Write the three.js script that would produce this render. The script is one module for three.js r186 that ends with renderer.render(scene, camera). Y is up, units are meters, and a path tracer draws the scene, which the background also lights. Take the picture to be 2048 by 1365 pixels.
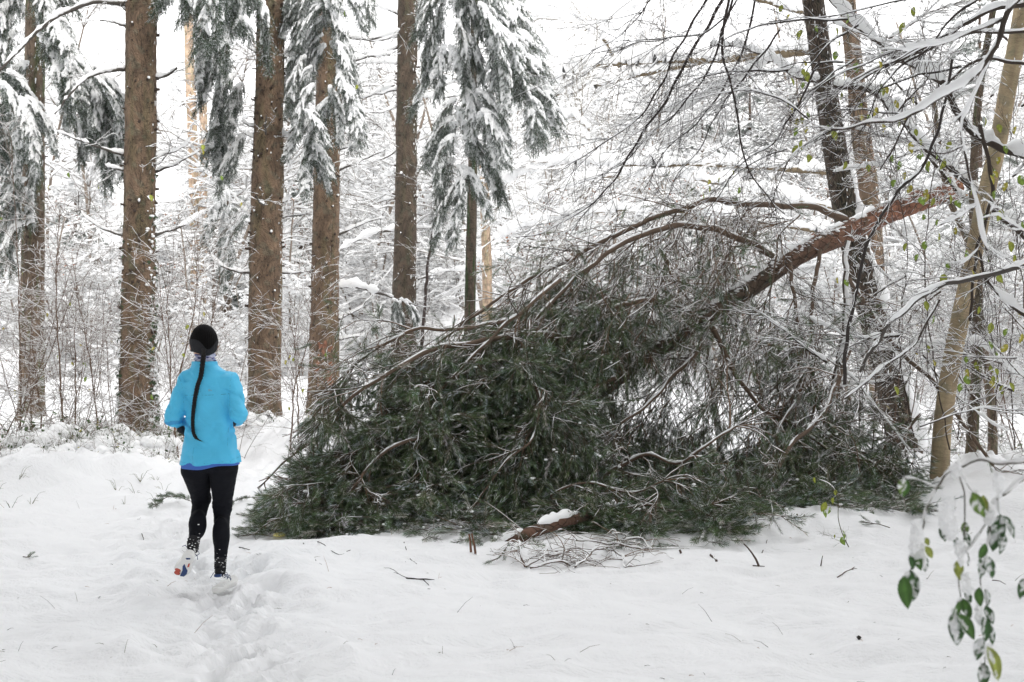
import * as THREE from 'three';
import { createNoise2D, createNoise3D } from 'simplex-noise';
import { mergeGeometries } from 'three/addons/utils/BufferGeometryUtils.js';

// ---------- camera, sky, sun, exposure ----------
const F = 2844, CX = 1024, CY = 682.5, EYE = 1.57;   // a 50 mm lens on a full frame, eye height of a standing adult
const scene = new THREE.Scene();
const camera = new THREE.PerspectiveCamera(2 * Math.atan(CY / F) * 180 / Math.PI, 1024 / 682, 0.1, 600);
camera.position.set(0, EYE, 0);
camera.lookAt(0, EYE, -10);
camera.focus = 11; camera.userData.fStop = 6.3;
const renderer = new THREE.WebGLRenderer({ antialias: true });
renderer.toneMapping = THREE.LinearToneMapping;
renderer.toneMappingExposure = 1.6;
renderer.shadowMap.enabled = true;
{
  const w = 512, h = 256, data = new Float32Array(w * h * 4);   // an even overcast: brightest overhead, hardly darker at the horizon
  for (let j = 0; j < h; j++) for (let i = 0; i < w; i++) {
    const el = ((j + 0.5) / h - 0.5) * Math.PI, s = Math.max(0, Math.sin(el)), k = (j * w + i) * 4;
    const L = 1.2 + 0.1 * s;
    data[k] = L * 1.0; data[k + 1] = L * 1.0; data[k + 2] = L * 1.01; data[k + 3] = 1;
  }
  const t = new THREE.DataTexture(data, w, h, THREE.RGBAFormat, THREE.FloatType);
  t.mapping = THREE.EquirectangularReflectionMapping; t.magFilter = THREE.LinearFilter; t.minFilter = THREE.LinearFilter; t.needsUpdate = true;
  scene.background = t; scene.environment = t;
}
const sun = new THREE.DirectionalLight(new THREE.Color(1, 0.97, 0.93), 1.4);
sun.position.set(10, 17, 6); sun.target.position.set(0, 0, -14);
sun.castShadow = true; sun.shadow.radius = 26; sun.shadow.mapSize.set(2048, 2048);
Object.assign(sun.shadow.camera, { left: -25, right: 25, top: 25, bottom: -25, near: 1, far: 90 });
sun.name = 'sun'; scene.add(sun, sun.target);

// ---------- helpers ----------
function rng(a) { return () => { a |= 0; a = a + 0x6D2B79F5 | 0; let t = Math.imul(a ^ a >>> 15, 1 | a); t = t + Math.imul(t ^ t >>> 7, 61 | t) ^ t; return ((t ^ t >>> 14) >>> 0) / 4294967296; }; }
let rnd = rng(7);
const seed = (s) => { rnd = rng(s); };
const rr = (a, b) => a + (b - a) * rnd();
const n2 = createNoise2D(rng(11)), n3 = createNoise3D(rng(12));
const clamp = (x, a = 0, b = 1) => Math.min(b, Math.max(a, x));
const sstep = (a, b, x) => { const t = clamp((x - a) / (b - a)); return t * t * (3 - 2 * t); };
const lerp = (a, b, t) => a + (b - a) * t;
const V = (x, y, z) => new THREE.Vector3(x, y, z);
const P = (px, py, d) => V((px - CX) / F * d, EYE - (py - CY) / F * d, -d);   // a pixel of the photo at a distance -> a point
function fbm2(x, y, o = 4) { let s = 0, a = 0.5; for (let i = 0; i < o; i++) { s += a * n2(x, y); x *= 2.03; y *= 2.03; a *= 0.5; } return s; }

const names = {};
function numbered(n) { const k = names[n] = (names[n] ?? -1) + 1; return k ? n + '_' + String(k).padStart(3, '0') : n; }
function tag(o, label, category, group, kind) { if (label) o.userData.label = label; if (category) o.userData.category = category; if (group) o.userData.group = group; if (kind) o.userData.kind = kind; return o; }
function thing(name, label, category, pos = V(0, 0, 0), group) { const o = new THREE.Group(); o.name = numbered(name); o.position.copy(pos); scene.add(o); return tag(o, label, category, group); }
function add(mesh, name, parent) { mesh.name = parent === scene ? numbered(name) : name; mesh.castShadow = mesh.receiveShadow = true; parent.add(mesh); return mesh; }

class G {   // collects triangles; build() makes one mesh of them
  constructor() { this.p = []; this.n = []; this.u = []; this.c = []; this.i = []; }
  v(x, y, z, nx, ny, nz, u, w, c) { this.p.push(x, y, z); this.n.push(nx, ny, nz); this.u.push(u, w); this.c.push(c[0], c[1], c[2]); return this.p.length / 3 - 1; }
  get empty() { return !this.i.length; }
  geo(origin) {
    const g = new THREE.BufferGeometry();
    const p = new Float32Array(this.p);
    if (origin) for (let k = 0; k < p.length; k += 3) { p[k] -= origin.x; p[k + 1] -= origin.y; p[k + 2] -= origin.z; }
    g.setAttribute('position', new THREE.BufferAttribute(p, 3)); g.setAttribute('normal', new THREE.BufferAttribute(new Float32Array(this.n), 3));
    g.setAttribute('uv', new THREE.BufferAttribute(new Float32Array(this.u), 2)); g.setAttribute('color', new THREE.BufferAttribute(new Float32Array(this.c), 3));
    g.setIndex(this.i); return g;
  }
  build(name, mat, parent) { return add(new THREE.Mesh(this.geo(parent === scene ? null : worldPos(parent)), mat), name, parent); }
  tri(a, b, c, col) {   // one flat triangle
    const ux = b[0] - a[0], uy = b[1] - a[1], uz = b[2] - a[2], vx = c[0] - a[0], vy = c[1] - a[1], vz = c[2] - a[2];
    let nx = uy * vz - uz * vy, ny = uz * vx - ux * vz, nz = ux * vy - uy * vx; const l = Math.hypot(nx, ny, nz) || 1; nx /= l; ny /= l; nz /= l;
    const s = this.v(a[0], a[1], a[2], nx, ny, nz, 0, 0, col); this.v(b[0], b[1], b[2], nx, ny, nz, 1, 0, col); this.v(c[0], c[1], c[2], nx, ny, nz, 0.5, 1, col); this.i.push(s, s + 1, s + 2);
  }
}
function worldPos(o) { const p = V(0, 0, 0); while (o && o !== scene) { p.add(o.position); o = o.parent; } return p; }

// a tube along points; rad(t, k) metres, rough(theta, s) multiplies the radius, col a colour or a function
function tube(g, pts, rad, sides, col, o = {}) {
  const n = pts.length, T = V(), N = V(), B = V(), tmp = V(); let len = 0, first = g.p.length / 3;
  for (let k = 0; k < n; k++) {
    T.copy(pts[Math.min(n - 1, k + 1)]).sub(pts[Math.max(0, k - 1)]); if (T.lengthSq() < 1e-14) T.set(0, 1, 0); T.normalize();
    if (!k) { N.set(Math.abs(T.y) > 0.9 ? 1 : 0, Math.abs(T.y) > 0.9 ? 0 : 1, 0); N.sub(tmp.copy(T).multiplyScalar(N.dot(T))).normalize(); }
    else { N.sub(tmp.copy(T).multiplyScalar(N.dot(T))); if (N.lengthSq() < 1e-9) N.set(1, 0, 0.3); N.normalize(); len += pts[k].distanceTo(pts[k - 1]); }
    B.crossVectors(T, N);
    const t = k / (n - 1), r = typeof rad === 'function' ? rad(t, k) : lerp(rad[0], rad[1], t), c0 = typeof col === 'function' ? null : col, ring = o.uv ? sides + 1 : sides;
    for (let s = 0; s < ring; s++) {
      const th = s % sides / sides * Math.PI * 2, cs = Math.cos(th), sn = Math.sin(th), q = o.rough ? r * o.rough(th, len, pts[k]) : r;
      const nx = N.x * cs + B.x * sn, ny = N.y * cs + B.y * sn, nz = N.z * cs + B.z * sn;
      g.v(pts[k].x + nx * q, pts[k].y + ny * q, pts[k].z + nz * q, nx, ny, nz, o.uv ? s / sides * Math.PI * 2 * (o.uvr ?? r) : th, len, c0 ?? col(t, nx, ny, nz));
      if (k) { const a = first + k * ring + s, s1 = o.uv ? s + 1 : (s + 1) % sides; if (!o.uv || s < sides) { const b = first + k * ring + s1; g.i.push(a - ring, b - ring, b, a - ring, b, a); } }
    }
  }
  if (o.cap !== false && o.cap) {   // close the ends
    for (const k of [0, n - 1]) {
      const dir = k ? 1 : -1; T.copy(pts[k]).sub(pts[k ? k - 1 : 1]).normalize(); const ring = o.uv ? sides + 1 : sides, c = typeof col === 'function' ? col(k ? 1 : 0, T.x, T.y, T.z) : o.capCol ?? col;
      const m = g.v(pts[k].x, pts[k].y, pts[k].z, T.x, T.y, T.z, 0, len, c), st = g.p.length / 3;
      for (let s = 0; s < sides; s++) { const j = (first + k * ring + s) * 3; g.v(g.p[j], g.p[j + 1], g.p[j + 2], T.x, T.y, T.z, 0, len, c); }
      for (let s = 0; s < sides; s++) { const a = st + s, b = st + (s + 1) % sides; if (dir > 0) g.i.push(m, a, b); else g.i.push(m, b, a); }
    }
  }
  return g;
}
// smooth curve through points, sampled every `step` metres, with some wander
function curve(pts, step = 0.08, wander = 0, freq = 1.5) {
  const c = new THREE.CatmullRomCurve3(pts, false, 'centripetal'), n = Math.max(3, Math.ceil(c.getLength() / step)), out = c.getSpacedPoints(n);
  if (wander) { const s = rr(0, 100); out.forEach((p, k) => { const w = wander * Math.min(1, k / 3), q = k * step * freq; p.x += w * n2(q, s); p.y += w * n2(q, s + 9); p.z += w * n2(q, s + 18); }); }
  return out;
}
// snow lying along the top of a branch path: amt = metres of snow, radius of the branch at each point from rad
const WHITE = [0.945, 0.95, 0.955];
function snowOn(g, pts, rad, amt0, sides = 5, o = {}) {
  const n = pts.length, T = V(), s0 = rr(0, 200), P2 = [], R2 = [];
  const flush = () => { if (P2.length > 1) { const Rr = R2.slice(); Rr[0] *= 0.3; Rr[Rr.length - 1] *= 0.3; tube(g, P2.slice(), (t, k) => Rr[k], sides, WHITE, o.uv ? { uv: true, uvr: 0.03, rough: o.rough } : { rough: o.rough }); } P2.length = 0; R2.length = 0; };
  let len = 0;
  for (let k = 0; k < n; k++) {
    T.copy(pts[Math.min(n - 1, k + 1)]).sub(pts[Math.max(0, k - 1)]).normalize(); if (k) len += pts[k].distanceTo(pts[k - 1]);
    const hor = Math.sqrt(Math.max(0, 1 - T.y * T.y)), r = typeof rad === 'function' ? rad(k / (n - 1), k) : lerp(rad[0], rad[1], k / (n - 1));
    let w = sstep(o.low ?? 0.3, 0.85, hor) * (0.65 + 0.5 * n2(len * (o.freq ?? 3), s0) + 0.25 * n2(len * 11, s0 + 7));
    const gap = o.gap ?? 0.12; if (w < gap) w = 0;
    const amt = typeof amt0 === 'function' ? amt0(k / (n - 1)) : amt0, rs = w * (amt + r * (o.share ?? 0.5)) * (o.taper ? 1 - 0.6 * k / (n - 1) : 1);
    if (rs < 0.0008) { flush(); continue; }
    P2.push(V(pts[k].x, pts[k].y + Math.max(r * 0.55, r * 0.95 - rs * 0.2) + rs * 0.55, pts[k].z)); R2.push(rs);
  }
  flush();
}
function basis(dir) { const d = dir.clone().normalize(), a = Math.abs(d.y) > 0.9 ? V(1, 0, 0) : V(0, 1, 0), s = V().crossVectors(d, a).normalize(), u = V().crossVectors(s, d); return [d, s, u]; }

// closed surface of a distance field, by surface nets
function netGeo(f, lo, hi, h, col) {
  const nx = Math.ceil((hi.x - lo.x) / h) + 1, ny = Math.ceil((hi.y - lo.y) / h) + 1, nz = Math.ceil((hi.z - lo.z) / h) + 1, D = new Float32Array(nx * ny * nz);
  let q = 0; for (let k = 0; k < nz; k++) for (let j = 0; j < ny; j++) for (let i = 0; i < nx; i++) D[q++] = f(lo.x + i * h, lo.y + j * h, lo.z + k * h);
  const id = new Int32Array(nx * ny * nz).fill(-1), pos = [], nor = [], uv = [], cc = [], idx = [], at = (i, j, k) => i + nx * (j + ny * k);
  for (let k = 0; k < nz - 1; k++) for (let j = 0; j < ny - 1; j++) for (let i = 0; i < nx - 1; i++) {
    let m = 0, sx = 0, sy = 0, sz = 0, c = 0; const b = at(i, j, k), d = [D[b], D[b + 1], D[b + nx], D[b + nx + 1], D[b + nx * ny], D[b + nx * ny + 1], D[b + nx * ny + nx], D[b + nx * ny + nx + 1]];
    for (let e = 0; e < 8; e++) if (d[e] < 0) m |= 1 << e;
    if (!m || m === 255) continue;
    for (let a = 0; a < 8; a++) for (let s = 1; s < 8; s <<= 1) { const e = a | s; if (e === a || (a & s)) continue; if ((d[a] < 0) !== (d[e] < 0)) { const t = d[a] / (d[a] - d[e]); sx += (a & 1) + (s === 1 ? t : 0); sy += (a >> 1 & 1) + (s === 2 ? t : 0); sz += (a >> 2 & 1) + (s === 4 ? t : 0); c++; } }
    id[b] = pos.length / 3; pos.push(lo.x + (i + sx / c) * h, lo.y + (j + sy / c) * h, lo.z + (k + sz / c) * h);
  }
  for (let k = 1; k < nz - 1; k++) for (let j = 1; j < ny - 1; j++) for (let i = 1; i < nx - 1; i++) {
    const b = at(i, j, k), neg = D[b] < 0;
    const quad = (a, b2, c, d) => { if (a < 0 || b2 < 0 || c < 0 || d < 0) return; if (neg) idx.push(a, b2, c, a, c, d); else idx.push(a, c, b2, a, d, c); };
    if (neg !== D[b + 1] < 0) quad(id[b - nx - nx * ny], id[b - nx * ny], id[b], id[b - nx]);
    if (neg !== D[b + nx] < 0) quad(id[b - 1 - nx * ny], id[b - 1], id[b], id[b - nx * ny]);
    if (neg !== D[b + nx * ny] < 0) quad(id[b - 1 - nx], id[b - nx], id[b], id[b - 1]);
  }
  const e = h * 0.7;
  for (let v = 0; v < pos.length; v += 3) {
    const x = pos[v], y = pos[v + 1], z = pos[v + 2]; let a = f(x + e, y, z) - f(x - e, y, z), b = f(x, y + e, z) - f(x, y - e, z), c = f(x, y, z + e) - f(x, y, z - e); const l = Math.hypot(a, b, c) || 1;
    nor.push(a / l, b / l, c / l); uv.push(x + z * 0.7, y + z * 0.3); const w = col ? col(x, y, z, a / l, b / l, c / l) : [1, 1, 1]; cc.push(w[0], w[1], w[2]);
  }
  const g = new THREE.BufferGeometry(); g.setAttribute('position', new THREE.Float32BufferAttribute(pos, 3)); g.setAttribute('normal', new THREE.Float32BufferAttribute(nor, 3)); g.setAttribute('uv', new THREE.Float32BufferAttribute(uv, 2)); g.setAttribute('color', new THREE.Float32BufferAttribute(cc, 3)); g.setIndex(idx); return g;
}
const capsule = (x, y, z, a, b, ra, rb) => { const bx = b.x - a.x, by = b.y - a.y, bz = b.z - a.z, px = x - a.x, py = y - a.y, pz = z - a.z, t = clamp((px * bx + py * by + pz * bz) / (bx * bx + by * by + bz * bz)); return Math.hypot(px - bx * t, py - by * t, pz - bz * t) - lerp(ra, rb, t); };
const smin = (a, b, k) => { const h = clamp(0.5 + 0.5 * (b - a) / k); return lerp(b, a, h) - k * h * (1 - h); };

// textures of what surfaces are made of
function tex(w, h, fn, srgb, rep) {
  const d = new Uint8Array(w * h * 4); for (let j = 0; j < h; j++) for (let i = 0; i < w; i++) { const c = fn(i / w, j / h), k = (j * w + i) * 4; d[k] = clamp(c[0]) * 255; d[k + 1] = clamp(c[1]) * 255; d[k + 2] = clamp(c[2]) * 255; d[k + 3] = 255; }
  const t = new THREE.DataTexture(d, w, h); t.wrapS = t.wrapT = THREE.RepeatWrapping; t.magFilter = THREE.LinearFilter; t.minFilter = THREE.LinearFilter; if (srgb) t.colorSpace = THREE.SRGBColorSpace; t.repeat.set(rep[0], rep[1]); t.needsUpdate = true; return t;
}
// noise that closes on itself, for tiling
function tn(u, v, fu, fv, s) { const a = u * 2 * Math.PI, b = v * 2 * Math.PI; return n3(Math.cos(a) * fu / 6.28 + Math.cos(b) * fv / 6.28 * 1.31 + s, Math.sin(a) * fu / 6.28 + s * 1.7, Math.sin(b) * fv / 6.28 + Math.cos(b) * fv / 6.28 * 0.77 - s); }
function cells(u, v, nu, nv, s) {   // distance to the nearest and second cell, tiling
  const x = u * nu, y = v * nv, xi = Math.floor(x), yi = Math.floor(y); let a = 9, b = 9, w = 0;
  for (let j = -1; j < 2; j++) for (let i = -1; i < 2; i++) { const cx = (xi + i + nu) % nu, cy = (yi + j + nv) % nv, h1 = Math.sin(cx * 127.1 + cy * 311.7 + s) * 43758.5453, h2 = Math.sin(cx * 269.5 + cy * 183.3 + s) * 43758.5453, dx = xi + i + 0.5 + ((h1 - Math.floor(h1)) - 0.5) * 0.9 - x, dy = yi + j + 0.5 + ((h2 - Math.floor(h2)) - 0.5) * 0.9 - y, d = Math.hypot(dx, dy); if (d < a) { b = a; a = d; w = h1 - Math.floor(h1); } else if (d < b) b = d; }
  return [a, b, w];
}
function barkMaps(base, kind, w = 512, h = 512) {   // one tile is 1 m wide, 1 m high
  const hf = (u, v) => {
    const wu = u + 0.012 * tn(u, v, 9, 9, 3);
    if (kind === 'scaly') { const c = cells(wu + 0.02 * tn(u, v, 16, 8, 14), v + 0.03 * tn(u, v, 12, 12, 5), 22, 9, 1.3), m = sstep(-0.1, 0.5, tn(u, v, 9, 7, 15)), crack = sstep(0.62, 0.9, 1 - Math.abs(tn(u + 0.01 * tn(u, v, 20, 20, 16), v, 26, 5, 17)) * 1.6) * sstep(0, 0.5, tn(u, v, 10, 6, 18)), e = 1 - (1 - sstep(0.0, 0.14, c[1] - c[0])) * 0.55 * m - 0.75 * crack; return [0.4 + 0.3 * e * (0.5 + 0.5 * c[2]) + 0.22 * tn(u, v, 40, 26, 8) + 0.2 * tn(u, v, 14, 5, 2), 0.3 + 0.4 * c[2], e]; }
    if (kind === 'furrow') { const c = cells(wu + 0.02 * tn(u, v, 6, 12, 4), v, 26, 5, 4.1), e = sstep(0.0, 0.35, c[1] - c[0]); return [0.1 + 0.65 * e + 0.2 * tn(u, v, 60, 14, 8), c[2], e]; }
    if (kind === 'flaky') { const c = cells(wu, v, 12, 9, 2.2), e = sstep(0.0, 0.14, c[1] - c[0]); return [0.4 + 0.35 * e * c[2] + 0.25 * tn(u, v, 22, 16, 8), c[2], e]; }
    return [0.5 + 0.2 * tn(u, v, 9, 30, 8) + 0.2 * tn(u, v, 40, 60, 2), 0.5 + 0.5 * tn(u, v, 6, 8, 9), 1];
  };
  const map = tex(w, h, (u, v) => { const [hh, cw, e] = hf(u, v), big = tn(u, v, 3, 2.2, 21), k = 0.66 + 0.6 * hh + (kind === 'smooth' ? 0.14 : 0.24) * (cw - 0.5) + 0.18 * big, dk = kind === 'smooth' ? 1 : 0.32 + 0.68 * e, dirt = kind === 'smooth' ? 0 : 0.3 * sstep(0.1, 0.7, tn(u, v, 16, 4, 41)) + 0.2 * sstep(0, 0.6, tn(u, v, 4, 1.5, 43)), lich = sstep(0.25, 0.6, tn(u, v, 5, 4, 33)); return base.map((b, q) => Math.pow(Math.max(0, lerp(b, [0.13, 0.14, 0.1][q], lich * 0.35) * k * dk * (1.18 - dirt)), 1 / 2.2)); }, true, [1, 1]);
  const bump = tex(w, h, (u, v) => { const b = hf(u, v)[0]; return [b, b, b]; }, false, [1, 1]);
  return { map, bump };
}
function barkMat(base, kind, depth) { const m = barkMaps(base, kind); return new THREE.MeshStandardMaterial({ map: m.map, bumpMap: m.bump, bumpScale: depth, roughness: 0.95, vertexColors: true }); }
const ONE = [1, 1, 1];
const M = {
  spruce: barkMat([0.172, 0.116, 0.076], 'scaly', 0.05), spruceGrey: barkMat([0.155, 0.113, 0.08], 'scaly', 0.04), furrow: barkMat([0.11, 0.08, 0.058], 'furrow', 0.05), pine: barkMat([0.2, 0.098, 0.058], 'flaky', 0.012), beech: barkMat([0.3, 0.235, 0.15], 'smooth', 0.003), pale: barkMat([0.3, 0.22, 0.16], 'scaly', 0.01),
  wood: new THREE.MeshStandardMaterial({ color: 0xffffff, vertexColors: true, roughness: 0.92 }),
  leaf: new THREE.MeshPhysicalMaterial({ color: 0xffffff, vertexColors: true, roughness: 0.75, side: THREE.DoubleSide }),
  needle: new THREE.MeshStandardMaterial({ color: 0xffffff, vertexColors: true, roughness: 0.65, side: THREE.DoubleSide }),
};
{
  const bump = tex(512, 512, (u, v) => { const a = 0.5 + 0.22 * tn(u, v, 12, 12, 4) + 0.16 * tn(u, v, 34, 34, 5) + 0.1 * tn(u, v, 90, 90, 6); return [a, a, a]; }, false, [0.8, 0.8]);
  M.snow = new THREE.MeshStandardMaterial({ color: 0xffffff, vertexColors: true, roughness: 0.9 });
  M.softSnow = new THREE.MeshPhysicalMaterial({ color: 0xffffff, vertexColors: true, roughness: 1, transmission: 0.5, thickness: 0, side: THREE.DoubleSide });
  M.ground = new THREE.MeshStandardMaterial({ color: new THREE.Color().setRGB(0.88, 0.885, 0.895), roughness: 0.92, bumpMap: bump, bumpScale: 0.011 });
}
// ---------- snow ground, one sheet to the horizon ----------
const flat = (px, py) => { const d = EYE * F / (py - CY); return V((px - CX) / F * d, 0, -d); };
const trail = [[480, 1420], [472, 1330], [462, 1262], [455, 1215], [432, 1160], [400, 1110], [362, 1068], [345, 1030], [362, 1000], [430, 965], [520, 938], [590, 915], [660, 905]].map(([a, b]) => flat(a, b));
const prints = [[447, 1186, .15, .5], [478, 1318, 0.4, 1], [468, 1222, 0.2, .8], [500, 1195, -.1, .7], [505, 1150, .2, 1], [385, 1140, -0.5, 1], [372, 1108, -.4, .9], [398, 1075, -.2, .7], [345, 1048, -.5, .8], [322, 1032, -.4, .9], [352, 1012, .1, .7], [362, 1080, 0, .7], [440, 1250, .5, .5], [415, 1200, .2, .5], [505, 1255, .3, .5], [520, 1290, 0, .45], [425, 1300, .2, .4], [330, 1060, .4, .5], [465, 1128, .3, .6], [530, 1180, .4, .4], [300, 1075, .2, .35], [540, 1330, .2, .4], [430, 1345, -.1, .4]].map(([a, b, t, k]) => ({ p: flat(a, b), t, k }));
const mounds = [[40, 945, .55, .24], [120, 930, .5, .2], [215, 935, .6, .3], [90, 985, .6, .24], [235, 965, .5, .22], [165, 955, .35, .2], [20, 985, .4, .18], [300, 935, .45, .2], [335, 925, .5, .22], [560, 900, 1.0, .22], [520, 885, .8, .25], [610, 890, .8, .2], [150, 975, .3, .14], [55, 925, .45, .22], [275, 950, .4, .16], [1560, 1055, .7, .06], [1700, 1045, .8, .07], [1400, 1060, .6, .05], [1250, 1075, .6, .05], [900, 1068, .7, .06], [1900, 1000, .8, .12], [2040, 980, .9, .2], [1960, 960, .7, .18]].map(([a, b, r, h]) => ({ p: flat(a, b), r, h }));
function segDist(x, z, list) { let m = 99; for (let k = 1; k < list.length; k++) { const a = list[k - 1], b = list[k], bx = b.x - a.x, bz = b.z - a.z, t = clamp(((x - a.x) * bx + (z - a.z) * bz) / (bx * bx + bz * bz)); m = Math.min(m, Math.hypot(x - a.x - bx * t, z - a.z - bz * t)); } return m; }
const STEP = flat(446, 1182); let stepFix = 0;   // the snow where the runner's foot comes down lies at height 0
function gy(x, z) { const q = Math.hypot(x - STEP.x, z - STEP.z); return rawGround(x, z) - (q < 3.2 ? stepFix * Math.exp(-q * q / 1.3) : 0); }
function rawGround(x, z) {
  const d = -z; let y = 0;
  if (d > 20) { const e = d - 20; y += 0.028 * e + 0.00045 * e * e; y = Math.min(y, 3) + 34 * sstep(36, 125, d); y += 0.25 * sstep(20, 30, d) * fbm2(x * 0.12, z * 0.12, 3); }
  const near = 1 - sstep(30, 60, d);
  y += near * (0.10 * n2(x * 0.22 + 4, z * 0.22) + 0.045 * n2(x * 0.8, z * 0.8 + 3) + 0.024 * n2(x * 1.9 + 7, z * 2.4) + 0.006 * n2(x * 5.2, z * 5.2 + 5));
  if (d > 5 && d < 14) { const lump = n2(x * 1.6 + 3, z * 2.6 + 8); y += 0.022 * lump * lump * sstep(7, 10, d) - 0.008; }
  if (d > 10) y -= 0.10 * n2(x * 0.22 + 4, z * 0.22) * 0.3;
  for (const m of mounds) { const q = Math.hypot(x - m.p.x, (z - m.p.z) * 0.8) / m.r; if (q < 2.4) y += m.h * Math.exp(-q * q * 1.6) * (1 + 0.3 * n2(x * 4, z * 4)); }
  if (x < -2 && d > 15 && d < 26) y += 0.09 * sstep(15, 17, d) * sstep(-2, -3, x) * Math.max(0, n2(x * 1.7, z * 1.7)) + 0.1 * sstep(13.5, 15, d) * Math.max(0, n2(x * 2.6 + 9, z * 1.5)) - 0.1 * sstep(16, 18.5, d) * sstep(-1.2, -2.6, x) * (1 - sstep(20, 23, d));
  if (d > 2 && d < 24) {
    const td = segDist(x, z, trail);
    if (td < 1.1) { const w = 1 - sstep(0.12, 0.5, td + 0.12 * n2(x * 2, z * 2)); y += -0.045 * w + 0.03 * Math.exp(-Math.pow((td - 0.5) / 0.14, 2)) * (0.5 + n2(x * 3, z * 3)) + w * (0.02 * n2(x * 6, z * 6) + 0.014 * n2(x * 14, z * 14) + 0.009 * n2(x * 31, z * 31)); }
    for (const f of prints) {
      const dx = x - f.p.x, dz = z - f.p.z; if (dx * dx + dz * dz > 0.2) continue;
      const c = Math.cos(f.t), s = Math.sin(f.t), a = (dx * c + dz * s) / 0.07, b = (dz * c - dx * s) / 0.17, q = Math.sqrt(a * a + b * b) + 0.22 * n2(x * 12, z * 12);
      y += f.k * (-0.085 * (1 - sstep(0.55, 1.15, q)) + 0.028 * Math.exp(-Math.pow((q - 1.55) / 0.35, 2)) + 0.02 * n2(x * 26, z * 26) * (1 - sstep(1, 2, q)));
    }
  }
  return y;
}
stepFix = rawGround(STEP.x, STEP.z) + 0.055;
// where a pixel of the snow lies
function ground(px, py) { let d = EYE * F / Math.max(20, py - CY); for (let k = 0; k < 12; k++) { const x = (px - CX) / F * d, y = gy(x, -d); d = lerp(d, (EYE - y) * F / Math.max(20, py - CY), 0.8); } return V((px - CX) / F * d, gy((px - CX) / F * d, -d), -d); }
const onGround = (px, d) => { const x = (px - CX) / F * d; return V(x, gy(x, -d), -d); };
{
  const xs = [], zs = []; let s = 0.025, x = 0; while (x < 160) { xs.push(x); if (x > 2.8) s *= 1.045; x += s; }
  const X = [...xs.slice(1).reverse().map((v) => -v), ...xs];
  let z = -6.2; s = 0.025; const back = []; while (z > -240) { back.push(z); if (z < -10.2) s *= 1.03; z -= s; }
  s = 0.05; z = -6.2; const front = []; while (z < 30) { z += s; s *= 1.25; front.push(z); }
  const Z = [...front.reverse(), ...back], p = [], u = [], idx = [], w = X.length;
  for (let j = 0; j < Z.length; j++) for (let i = 0; i < w; i++) { p.push(X[i], gy(X[i], Z[j]), Z[j]); u.push(X[i], Z[j]); if (i && j) { const a = j * w + i; idx.push(a - w - 1, a - 1, a, a - w - 1, a, a - w); } }
  const g = new THREE.BufferGeometry(); g.setAttribute('position', new THREE.Float32BufferAttribute(p, 3)); g.setAttribute('uv', new THREE.Float32BufferAttribute(u, 2)); g.setIndex(idx); g.computeVertexNormals();
  if (g.attributes.normal.getY(1000) < 0) { for (let k = 0; k < idx.length; k += 3) { const t = idx[k]; idx[k] = idx[k + 1]; idx[k + 1] = t; } g.setIndex(idx); g.computeVertexNormals(); }
  tag(add(new THREE.Mesh(g, M.ground), 'snow_ground', scene), 'deep fresh snow covering the forest clearing and slope behind', 'snow', null, 'structure');
}
// ---------- standing tree trunks ----------
// pxs: the trunk's axis as [px, py, half width in px], all at distance d; the last entries may lie above the frame
function trunkMesh(o, pxs, d, mat, opt = {}) {
  const pts = pxs.map(([a, b]) => P(a, b, d)), foot = opt.foot ?? V(pts[0].x, gy(pts[0].x, pts[0].z) - 0.15, pts[0].z);
  const all = opt.noFoot ? pts : [foot, ...pts], c = new THREE.CatmullRomCurve3(all), L = c.getLength(), n = Math.ceil(L / 0.05), path = c.getSpacedPoints(n);
  const hw = (y) => { let k = 0; while (k < pxs.length - 2 && P(0, pxs[k + 1][1], d).y < y) k++; const y0 = P(0, pxs[k][1], d).y, y1 = P(0, pxs[k + 1][1], d).y; return lerp(pxs[k][2], pxs[k + 1][2], clamp((y - y0) / (y1 - y0))) / F * d; };
  const rad = (t, k) => { const y = path[k].y, f = opt.flare ?? 0.35; return hw(y) * (1 + (opt.noFoot ? 0 : f * Math.exp(-(y - foot.y - 0.1) / 0.22))) * (opt.point && t > 0.9 ? 1 : 1); };
  const s = rr(0, 90), g = new G(), lo = opt.rough ?? 0.035, tint = opt.tint ?? 1;
  tube(g, path, rad, 30, (t, nx, ny, nz) => { const y = lerp(path[0].y, path[n].y, t), m = 1 + 0.18 * n3(nx * 1.2 + s, y * 0.9, nz * 1.2), gr = (opt.moss ?? 0.3) * sstep(0.15, 0.6, n3(nx * 1.5 + s + 20, y * 0.7, nz * 1.5)); return [m * tint * (1 - gr * .45), m * tint * (1 - gr * .1), m * tint * (1 - gr * .45)]; },
    { uv: true, uvr: hw(pts[Math.min(1, pts.length - 1)].y), cap: true, rough: (th, l) => 1 + lo * n3(Math.cos(th) * 1.3 + s, l * 1.1, Math.sin(th) * 1.3) + lo * 0.8 * n3(Math.cos(th) * 5 + s, l * 3, Math.sin(th) * 5) + lo * 0.5 * n3(Math.cos(th) * 12 + s, l * 14, Math.sin(th) * 12) });
  const m = g.build('trunk', mat, o); m.userData.path = null;
  return { path, rad: (y) => hw(y), at: (y) => { let b = path[0]; for (const q of path) if (Math.abs(q.y - y) < Math.abs(b.y - y)) b = q; return b; }, d, o, mesh: m };
}
const blobGeo = new THREE.IcosahedronGeometry(1, 0);
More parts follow.
